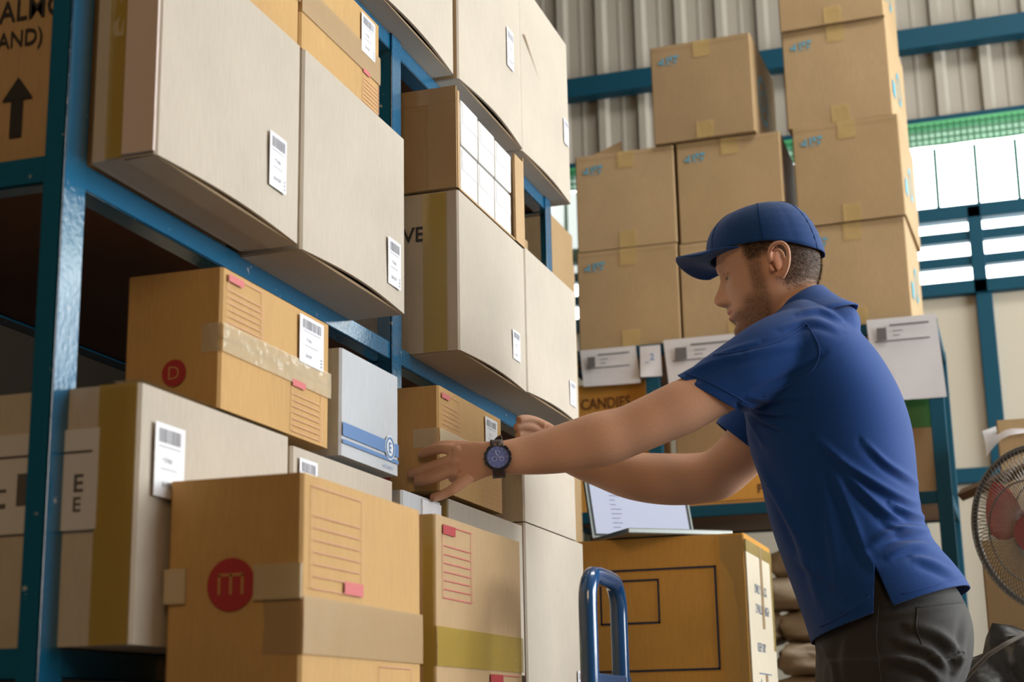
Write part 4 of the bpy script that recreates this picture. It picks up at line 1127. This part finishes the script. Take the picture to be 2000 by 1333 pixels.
# redder fingertips and knuckles
at_ = bme.color_attributes.new('pigment', 'FLOAT_COLOR', 'POINT')
at_.data.foreach_set('color', np.concatenate([np.clip(cl, 0, 1), np.ones((len(cl), 1))], 1).ravel())
skm, nt, bs = nmat('skin'); va = nt.nodes.new('ShaderNodeVertexColor'); va.layer_name = 'pigment'
link(nt, va.outputs['Color'], bs.inputs['Base Color']); bs.inputs['Roughness'].default_value = .58; bs.inputs['Specular IOR Level'].default_value = .35
bs.inputs['Subsurface Weight'].default_value = .12; bs.inputs['Subsurface Radius'].default_value = (.9, .35, .2); bs.inputs['Subsurface Scale'].default_value = .008
tc = nt.nodes.new('ShaderNodeTexCoord'); nn_ = nt.nodes.new('ShaderNodeTexNoise'); nn_.inputs['Scale'].default_value = 260; link(nt, tc.outputs['Object'], nn_.inputs['Vector'])
bp = nt.nodes.new('ShaderNodeBump'); bp.inputs['Strength'].default_value = .25; bp.inputs['Distance'].default_value = .001; link(nt, nn_.outputs['Fac'], bp.inputs['Height']); link(nt, bp.outputs['Normal'], bs.inputs['Normal'])
nrm_b = NRM(bme).copy(); co_b = co.copy()
body = mk('body', bme, skm)

# eyes
for s in (1, -1):
    m = MB(); m.ball(hp(.0730, .031*s, .0150), .0118, .0118, .0118, 24, 16); e_ = mbuild(m, 'eye', simple('eye_white', (.62, .56, .52), .2), smooth=True)
    m = MB(); c_ = hp(.0730, .031*s, .0150); d_ = hdir(.96, .0, -.28).normalized(); m.ball(c_+d_*.0072, .0056, .0058, .0058, 16, 10); mbuild(m, 'iris', simple('iris_blue_grey', (.05, .07, .08), .1), e_, smooth=True)
# hair: short strands rooted on scalp, sideburns, beard, brows
def strands(name, w, count, lmin, lmax, wid, mat, bias, seed, lift=.5):
    rd = np.random.RandomState(seed); p = w/w.sum(); idx = rd.choice(len(w), count, p=p); m = MB()
    for i in idx:
        b = Vector(co_b[i]); n_ = Vector(nrm_b[i]); d = (n_*lift+Vector(bias)+Vector(rd.uniform(-.3, .3, 3))).normalized()
        L = rd.uniform(lmin, lmax); t_ = d.cross(n_); t_ = t_.normalized() if t_.length > .01 else Vector((1, 0, 0)); b = b+Vector(rd.uniform(-.001, .001, 3))
        q = len(m.v); m.v += [tuple(b-n_*.0005+t_*wid), tuple(b-n_*.0005-t_*wid), tuple(b+d*L)]; m.f.append((q, q+1, q+2)); m.mi.append(0)
    me = bpy.data.meshes.new(name); me.from_pydata(m.v, [], m.f); return mk(name, me, mat)
HAIRM = simple('brown_hair', (.06, .034, .018), .9, spec=.03); BEARDM = simple('beard_hair', (.10, .055, .03), .85, spec=.1)
back = -fw*.5-up_*.9
strands('hair', scalp*(hz < .075)+1e-9, 20000, .004, .009, .00024, HAIRM, tuple(back), 2, .45)
strands('sideburns', sideb*(hz < .06)+1e-9, 900, .003, .006, .0002, BEARDM, tuple(-up_*.8), 3, .4)
strands('beard', beard**2+1e-9, 5000, .002, .0055, .00018, BEARDM, tuple(-up_*.6+fw*.2), 4, .6)
brow = np.exp(-((hz-(.0375-.06*np.clip(ay-.03, 0, 1)))/.0035)**2)*ss(ay, .010, .015)*ss(.050-ay, 0, .01)*(hx > .05)*mask
strands('eyebrows', brow+1e-9, 900, .004, .008, .0002, BEARDM, tuple(-fw*.6+up_*.3), 5, .3)
# fair hairs on the forearms
arm = ((~inhead) & (co_b[:, 0] < -.42) & (co_b[:, 0] > -.92)).astype(float)*np.clip(nrm_b[:, 2]+.25, 0, 1)
strands('arm_hair', arm+1e-9, 2600, .005, .011, .00010, simple('fair_hair', (.55, .40, .24), .4), (-.7, -.1, .1), 6, .75)

# --- polo shirt
SH_ = MB(); trunk(SH_, 1.0)
limb(SH_, [(1592, 655, 2.93, 60, 78), (1548, 678, 2.872, 74, 66), (1505, 702, 2.835, 77, 66), (1460, 727, 2.812, 72, 64), (1418, 750, 2.80, 66, 61), (1384, 769, 2.79, 60, 58), (1350, 785, 2.782, 58, 56), (1315, 800, 2.775, 57, 55)], 44)
limb(SH_, [(1560, 700, 3.13, 70, 60), (1515, 770, 3.19, 70, 64), (1475, 830, 3.23, 66, 62), (1441, 872, 3.252, 62, 60), (1415, 900, 3.26, 60, 58)], 40)
# back of the shoulders
SH_.loft([(at(1565, 668, Y=2.86), Vector((.03, 0, .02)), Vector((0, .03, .05))), (at(1600, 668, Y=2.93), Vector((.07, 0, .03)), Vector((0, .02, .07))), (at(1610, 668, Y=3.05), Vector((.07, 0, .03)), Vector((0, .02, .07))), (at(1600, 665, Y=3.14), Vector((.04, 0, .02)), Vector((0, .02, .05)))], 24, 5)
sme = sm_mesh(SH_, 'shirt', .0038, smooth=14, factor=.5)
STR = [
 ([(1322, 742), (1370, 722), (1430, 700), (1500, 684), (1560, 672)], 9, .004), ([(1345, 728), (1390, 708), (1440, 690)], 7, .003), ([(1360, 712), (1420, 688), (1480, 668)], 6, .0025),
 ([(1450, 790), (1500, 806), (1555, 812)], 6, .0045), ([(1452, 796), (1490, 820), (1535, 842)], 6, .0045), ([(1452, 802), (1472, 835), (1492, 872)], 6, .004), ([(1462, 778), (1510, 782), (1570, 775)], 7, .003),
 ([(1458, 772), (1520, 745), (1575, 715), (1610, 690)], 8, -.004, .2),
 ([(1455, 850), (1490, 920), (1540, 1010), (1580, 1080)], 12, .004), ([(1470, 890), (1520, 980), (1565, 1080), (1600, 1180)], 10, .003),
 ([(1600, 862), (1650, 905), (1710, 945), (1765, 975), (1800, 985)], 9, .006), ([(1690, 865), (1730, 905), (1775, 935), (1798, 950)], 8, .005), ([(1640, 905), (1700, 975), (1745, 1010), (1800, 1015)], 10, .006),
 ([(1745, 985), (1775, 1005), (1812, 1012)], 8, .008), ([(1700, 1062), (1745, 1040), (1790, 1032), (1826, 1040)], 10, .007), ([(1735, 1085), (1780, 1068), (1830, 1070)], 9, .004), ([(1720, 1010), (1760, 1035), (1800, 1040)], 8, .004),
 ([(1620, 900), (1660, 1000), (1690, 1080), (1708, 1110)], 10, .0035), ([(1610, 960), (1625, 1060), (1640, 1150)], 14, .003),
 ([(1560, 612), (1600, 606), (1640, 625)], 6, .003), ([(1530, 640), (1590, 628), (1640, 645)], 8, .0025),
 ([(1545, 1090), (1600, 1120), (1650, 1160)], 12, .0025), ([(1790, 1090), (1830, 1105), (1870, 1125)], 9, .004), ([(1620, 1180), (1660, 1195), (1700, 1170)], 7, .0015)]
folds(sme, [(p_[0], p_[1]*.85, p_[2]*1.5)+tuple(p_[3:]) for p_ in STR], 3.02)
# open the garment: sleeve ends, neck and hem
def in_poly(c, poly):
    q = prj(c)[:, :2]; x, y = q[:, 0], q[:, 1]; r = np.zeros(len(c), bool); n = len(poly)
    for i in range(n):
        (x1, y1), (x2, y2) = poly[i], poly[(i+1) % n]
        m_ = ((y1 > y) != (y2 > y)); xi = (x2-x1)*(y-y1)/((y2-y1) if y2 != y1 else 1e-9)+x1; r ^= m_ & (x < xi)
    return r
def slice_off(me, p, n, rad=None, far=99, miny=-9):
    """clean straight cut; removes what lies beyond the plane (within rad of p)"""
    n = Vector(n).normalized(); bm = bmesh.new(); bm.from_mesh(me)
    def near(v): return v.y > miny and (rad is None or (v-p).length < rad*1.6)
    fs = [f for f in bm.faces if near(f.calc_center_median())]
    g = list({v for f in fs for v in f.verts})+list({e for f in fs for e in f.edges})+fs
    bmesh.ops.bisect_plane(bm, geom=g, plane_co=p, plane_no=n, dist=1e-5)
    kill = []
    for v in bm.verts:
        d = (v.co-p).dot(n)
        if v.co.y > miny and d > 1e-5 and d < far and (rad is None or ((v.co-p)-n*d).length < rad): kill.append(v)
    bmesh.ops.delete(bm, geom=kill, context='VERTS'); bm.to_mesh(me); bm.free(); me.update()
s1 = at(1385, 769, Y=2.79); s0 = at(1460, 727, Y=2.812)
f1 = at(1447, 862, Y=3.25); f0 = at(1500, 795, Y=3.21)
rgt, dwn, dep = Vector(RW[:, 0]), Vector(RW[:, 1]), Vector(RW[:, 2])
slice_off(sme, at(1385, 769, Y=2.785), rgt*-.50+dwn*.86+dep*.05, .098, .16); slice_off(sme, at(1447, 864, Y=3.25), rgt*-.62+dwn*.78, .12, .16, 3.13)
slice_off(sme, at(1573, 600, Y=2.985), ax, .066, .05)
hemA = at(1588, 1256, Y=3.0); hemB = at(1893, 1143, Y=3.0)
hd = (hemB-hemA).normalized(); hn = Vector((hd.z, 0, -hd.x)); hn = hn if hn.z < 0 else -hn
slice_off(sme, hemA.lerp(hemB, .5)+hn*.004, hn)
wedge = [(1709, 1104), (1764, 1225), (1704, 1225)]
bm = bmesh.new(); bm.from_mesh(sme); eye_ = Vector((0, 0, CAMZ))
for a_, b_ in ((wedge[0], wedge[1]), (wedge[0], wedge[2])):
    A_, B_ = at(*a_, Y=2.82), at(*b_, Y=2.82); nn2 = (A_-eye_).cross(B_-eye_).normalized()
    fs = [f for f in bm.faces if f.calc_center_median().y < 3.0 and (f.calc_center_median()-A_).length < .22 and f.calc_center_median().z < A_.z+.01]
    g = list({v for f in fs for v in f.verts})+list({e for f in fs for e in f.edges})+fs
    bmesh.ops.bisect_plane(bm, geom=g, plane_co=A_, plane_no=nn2, dist=1e-5)
bm.to_mesh(sme)
cov = V2N(sme); fc = [f for f in bm.faces]; cen = np.array([tuple(f.calc_center_median()) for f in fc])
km = in_poly(cen, wedge) & (cen[:, 1] < 3.0)
bmesh.ops.delete(bm, geom=[fc[i] for i in np.nonzero(km)[0]], context='FACES'); bm.to_mesh(sme); bm.free(); sme.update()
BLUE = simple('royal_blue_pique', (.004, .044, .205), .8, spec=.2, bump=.25, bscale=700, sheen=.12)
shirt = mk('polo_shirt', sme, BLUE); md = shirt.modifiers.new('solid', 'SOLIDIFY'); md.thickness = .0025; md.offset = -1
# hem line and sleeve welt as stitched bands
m = MB(); v_ = (s1-s0).normalized(); a1 = v_.cross(Vector((0, -1, 0))).normalized(); a2 = v_.cross(a1).normalized()
# collar: stand and fall around the neck
def collar():
    m = MB(); rows = []
    c0 = at(1560, 611, Y=2.985); u = ax; fx = -ax.cross(Vector((0, 1, 0))).normalized()
    if fx.x > 0: fx = -fx
    N_ = 60
    prof = [(-.056, .103), (-.040, .094), (-.022, .085), (-.010, .081), (.000, .078), (.009, .0755), (.0125, .072), (.011, .069), (.002, .0675), (-.012, .068)]
    for r_, (h_, rad) in enumerate(prof):
        row = []
        for k in range(N_+1):
            a = math.radians(-150+300*k/N_)             # open at the throat
            fr = math.cos(a); drop = -.024*max(0, -fr)**1.5 if True else 0
            hh = h_+drop-.010*max(0, fr)*(r_ < 5)+.004*math.sin(3*a)*(r_ < 3)
            row.append(c0-fx*(rad*1.0*math.cos(a))*.93+Vector((0, 1, 0))*(rad*math.sin(a))+u*hh)
        rows.append(row)
    m.grid(rows); return m
cm = collar(); mbuild(cm, 'collar', simple('ribbed_collar', (.005, .048, .215), .8, spec=.2, bump=.3, bscale=500, sheen=.12), shirt, smooth=True, solid=.0025, solid_off=0)

# --- trousers
T_ = MB()
T_.loft([tring((1580, 1165), (1835, 1105), .160), tring((1592, 1232), (1872, 1155), .172), tring((1596, 1290), (1899, 1215), .186), tring((1596, 1350), (1900, 1282), .192), tring((1600, 1410), (1880, 1345), .188)], 64, 6)
def leg(y, kx):
    P = [(1735, 1275), (1728, 1370), (1722, 1470)]
    c0, c1 = at(1745, 1290, Y=y), at(1728, 1400, Y=y)
    knee = Vector((c1.x-.02+kx, y, .50)); an = Vector((c1.x+.045+kx, y, .10))
    X_ = Vector((1, 0, 0)); Y_ = Vector((0, 1, 0))
    T_.loft([(c0, X_*.125, Y_*.10, 2.2), (c1, X_*.108, Y_*.096, 2.2), (c1.lerp(knee, .5), X_*.088, Y_*.085), (knee, X_*.070, Y_*.070), (knee.lerp(an, .35), X_*.070, Y_*.066), (an, X_*.052, Y_*.052), (an-Vector((0, 0, .06)), X_*.055, Y_*.053)], 36, 6)
leg(YM-.098, 0); leg(YM+.098, .03)
tme = sm_mesh(T_, 'trousers', .005, smooth=6)
TS = [([(1640, 1190), (1720, 1180), (1800, 1168), (1880, 1160)], 6, .003), ([(1650, 1215), (1760, 1200), (1890, 1178)], 7, .002),
      ([(1780, 1225), (1830, 1240), (1868, 1275), (1880, 1310)], 11, .008), ([(1760, 1255), (1815, 1272), (1850, 1305)], 10, .007), ([(1745, 1290), (1800, 1300), (1838, 1332)], 10, .007),
      ([(1600, 1262), (1625, 1300), (1632, 1350)], 8, .004), ([(1660, 1240), (1650, 1290), (1660, 1350)], 12, .003), ([(1890, 1200), (1880, 1260), (1868, 1330)], 7, .003)]
folds(tme, [(p_[0], p_[1], p_[2]*1.4) for p_ in TS], 3.05)
GREYT = simple('charcoal_twill', (.028, .026, .026), .8, spec=.25, bump=.25, bscale=500, sheen=.15)
tr = mk('trousers', tme, GREYT)
# waistband, pocket and seam
m = MB(); wpts = []
def onsurf(px, py, dy):     # point just outside the near side of the trousers
    o_ = Vector((0, 0, CAMZ)); d = (at(px, py, Y=3.0)-o_).normalized()
    return o_, d
from mathutils.bvhtree import BVHTree
tc_ = V2N(tme)+np.array(ML); bvh = BVHTree.FromPolygons([tuple(v) for v in tc_], [tuple(p.vertices) for p in tme.polygons])
sc_ = V2N(sme)+np.array(ML); bvs = BVHTree.FromPolygons([tuple(v) for v in sc_], [tuple(p.vertices) for p in sme.polygons])
def stick(path, tree, lift=.0008):
    out = []
    for p in smoothpath(path, 6):
        o_ = Vector((0, 0, CAMZ)); d = (at(p[0], p[1], Y=3.0)-o_).normalized(); h = tree.ray_cast(o_, d)
        if h[0] is not None: out.append(h[0]+h[1]*lift if h[1].dot(d) < 0 else h[0]-h[1]*lift)
    return out
def seam(name, path, tree, r, mat, parent):
    q = stick(path, tree)
    if len(q) > 3:
        m = MB(); m.tube(q, r, 6); return mbuild(m, name, mat, parent, smooth=True)
SEAMT = simple('charcoal_stitching', (.028, .027, .027), .8); SEAMB = simple('blue_stitching', (.010, .05, .24), .8)
seam('pocket_seam', [(1790, 1188), (1850, 1180), (1893, 1176)], bvh, .0014, SEAMT, tr)
seam('pocket_seam', [(1792, 1188), (1790, 1225), (1800, 1260)], bvh, .0010, SEAMT, tr)
seam('side_seam', [(1716, 1185), (1712, 1250), (1722, 1340)], bvh, .0012, SEAMT, tr)
seam('shoulder_seam', [(1345, 700), (1420, 690), (1490, 676), (1540, 655), (1575, 632)], bvs, .0010, SEAMB, shirt)
seam('armhole_seam', [(1575, 632), (1600, 680), (1590, 720), (1545, 750), (1490, 775)], bvs, .0010, SEAMB, shirt)
seam('sleeve_stitching', [(1338, 728), (1380, 745), (1420, 765), (1462, 790)], bvs, .0008, SEAMB, shirt)
seam('hem_stitching', [(1602, 1225), (1650, 1200), (1700, 1165)], bvs, .0008, SEAMB, shirt)
seam('hem_stitching', [(1762, 1160), (1820, 1145), (1880, 1125)], bvs, .0008, SEAMB, shirt)
# shoes
for y, kx in ((YM-.098, 0), (YM+.098, .03)):
    m = MB(); c = at(1728, 1400, Y=y).x+.045+kx
    m.loft([(Vector((c+.075, y, .05)), Vector((0, .02, 0)), Vector((0, 0, .03)), 2.3), (Vector((c+.05, y, .052)), Vector((0, .036, 0)), Vector((0, 0, .050)), 2.4), (Vector((c, y, .055)), Vector((0, .042, 0)), Vector((0, 0, .054)), 2.4), (Vector((c-.09, y, .042)), Vector((0, .048, 0)), Vector((0, 0, .040)), 2.4), (Vector((c-.16, y, .034)), Vector((0, .046, 0)), Vector((0, 0, .031)), 2.4), (Vector((c-.20, y, .026)), Vector((0, .028, 0)), Vector((0, 0, .020)), 2.2)], 24, 6)
    mbuild(m, 'shoe', simple('dark_leather', (.03, .025, .022), .4), smooth=True)

# --- cap
CB = simple('cap_cotton', (.004, .040, .16), .8, spec=.2, bump=.3, bscale=600, sheen=.15)
def cap():
    m = MB(); N_ = 96; rows = []
    for i in range(25):
        t = i/24
        row = []
        for k in range(N_):
            a = 2*math.pi*k/N_; c, s = math.cos(a), math.sin(a)
            zb = .049+.012*max(0, c)-.030*max(0, -c)**1.2+.002*math.sin(2*a)
            rx = .111 if c > 0 else .106; ry = .0845
            q = math.cos(t*math.pi/2)**.62 if t < 1 else 0
            fr = 1.0+(.03*max(0, c)*math.sin(t*math.pi))
            ztop = .141
            z = zb+(ztop-zb)*math.sin(t*math.pi/2)**1.05
            x = rx*c*q*fr-.006*t; y = ry*s*q
            gro = -.0012*math.exp(-((((a+math.pi/6) % (math.pi/3))-math.pi/6)/.03)**2)
            wr = .0012*math.sin(9*z*40+3*a)*max(0, -c)*(1-t)
            row.append(hp(x*(1+gro*8+wr*6), y*(1+gro*8+wr*6), z+wr))
        rows.append(row)
    m.grid(rows, wv=True); return m
capo = mbuild(cap(), 'cap', CB, smooth=True, solid=.002, solid_off=1)
m = MB(); rows = []
for i in range(13):
    t = i/12; row = []
    for j in range(33):
        s = -1+2*j/32; a = s*1.12
        # inner edge on the cap front, outer edge a rounded bill
        xi = .108*math.cos(a); yi = .0845*math.sin(a)
        xo = .106+.066*math.cos(s*1.45)**.8; yo = .0875*math.sin(s*1.42)
        x = xi+(xo-xi)*t; y = yi+(yo-yi)*t
        z = .056+.020*t-.026*(abs(y)/.085)**2*(.25+.75*t)+.004*math.sin(t*math.pi)
        row.append(hp(x, y, z))
    rows.append(row)
m.grid(rows); br_ = mbuild(m, 'brim', CB, capo, smooth=True, solid=.0035, solid_off=0)
m = MB(); m.ball(hp(-.006, 0, .1425), .008, .008, .005, 16, 8); mbuild(m, 'cap_button', CB, capo, smooth=True)

for k in range(6):
    a = math.pi/6+math.pi*k/3+.001; c, s = math.cos(a), math.sin(a); pts = []
    for i in range(0, 25):
        t = i/24; zb = .049+.012*max(0, c)-.030*max(0, -c)**1.2+.002*math.sin(2*a); rx = .111 if c > 0 else .106
        q = math.cos(t*math.pi/2)**.62 if t < 1 else 0; fr = 1.0+(.03*max(0, c)*math.sin(t*math.pi))
        z = zb+(.141-zb)*math.sin(t*math.pi/2)**1.05; x = rx*c*q*fr-.006*t; y = .0845*s*q; n_ = Vector((x, y, (z-.05)*1.2)).normalized()*.0021
        pts.append(hp(x+n_.x, y+n_.y, z+n_.z))
    m = MB(); m.tube(pts, .0008, 6); mbuild(m, 'panel_seam', simple('cap_thread', (.0035, .034, .135), .9, spec=.1), capo, smooth=True)
# eyelashes line and lids
for s in (1, -1):
    m = MB(); m.tube([hp(.0730+.0128*math.cos(th*.9), .031*s+.0128*math.sin(th), .0150+.0028*math.cos(th)) for th in [-1.1+2.2*q/10 for q in range(11)]], .0009, 6)
    mbuild(m, 'eyelashes', BEARDM, man, smooth=True)

# --- wristwatch on the near wrist
wc = at(972, 897, Y=2.652); wv = (at(1010, 892, Y=2.664)-at(935, 898, Y=2.642)).normalized(); vw = (wc-Vector((0, 0, CAMZ))).normalized()
wn_ = (vw-wv*vw.dot(wv)).normalized()*-1; wu = wv.cross(wn_).normalized()
wn_ = (wn_*.97+Vector((0, 0, .10))).normalized()
def wp_(a, b, c): return wc+wv*a+wu*b+wn_*c
STRAP = simple('dark_brown_strap', (.055, .030, .024), .45, bump=.4, bscale=120)
rows = []
for k in range(49):
    a = 2*math.pi*k/48; rows.append([wp_(s_, .0335*math.sin(a), .0235*math.cos(a)-.0) for s_ in (-.0115, -.0065, 0, .0065, .0115)])
m = MB(); m.grid(rows); wt = mbuild(m, 'wristwatch', STRAP, smooth=True, solid=.003, solid_off=0)
def disc(r0, r1, c0, c1, n=48):
    m = MB(); rr = [[wp_(r*math.cos(2*math.pi*k/n), r*math.sin(2*math.pi*k/n), c) for k in range(n)] for r, c in ((.0001, c0), (r0, c0), (r1, c1), (.0001, c1))]; m.grid(rr, wv=True); return m
mbuild(disc(.0245, .0240, .018, .032), 'case', simple('black_case', (.03, .03, .035), .3, metal=.5), wt, bevel=.001)
m = MB(); rr = [[wp_(r*math.cos(2*math.pi*k/96), r*math.sin(2*math.pi*k/96), c) for k in range(96)] for r, c in ((.0245, .031), (.0248+0, .0335), (.0205, .0350), (.0195, .0330))]
for k in range(96):
    if k % 8 < 2:
        for q in (0, 1): rr[q][k] = rr[q][k].lerp(wp_(0, 0, .032), .05)
m.grid(rr, wv=True); mbuild(m, 'bezel', simple('black_bezel', (.025, .025, .03), .25, metal=.4), wt)
mbuild(disc(.0198, .0198, .031, .0330), 'dial', simple('blue_dial', (.16, .20, .50), .15, spec=.8, coat=.5), wt)
m = MB()
for k in range(12):
    a = 2*math.pi*k/12; c_, s_ = math.cos(a), math.sin(a); m.tube([wp_(.0155*c_, .0155*s_, .0334), wp_(.018*c_, .018*s_, .0334)], .0005, 5)
for (u_, v_) in ((.0065, .003), (-.0065, .003), (0, -.0075)):
    m.tube([wp_(u_+.0042*math.cos(2*math.pi*k/20), v_+.0042*math.sin(2*math.pi*k/20), .0334) for k in range(20)], .0004, 5, closed=True)
m.tube([wp_(0, 0, .0336), wp_(-.004, -.012, .0336)], .0005, 5); m.tube([wp_(0, 0, .0336), wp_(.009, .002, .0336)], .0005, 5)
mbuild(m, 'dial_markings', simple('dial_silver', (.45, .5, .75), .3), wt)
for b_ in (-.010, 0, .010):
    m = MB(); m.tube([wp_(-.0235+abs(b_)*.25, b_, .026), wp_(-.0275+abs(b_)*.25, b_, .026)], .0022, 12); mbuild(m, 'crown', simple('crown_metal', (.25, .22, .2), .3, metal=.9), wt)
m = MB(); m.tube([wp_(.0, -.0335, -.002), wp_(.004, -.037, -.005), wp_(.010, -.040, -.004)], [.004, .0045, .004], 12); mbuild(m, 'buckle', simple('dark_buckle', (.05, .03, .03), .3, metal=.6), wt)
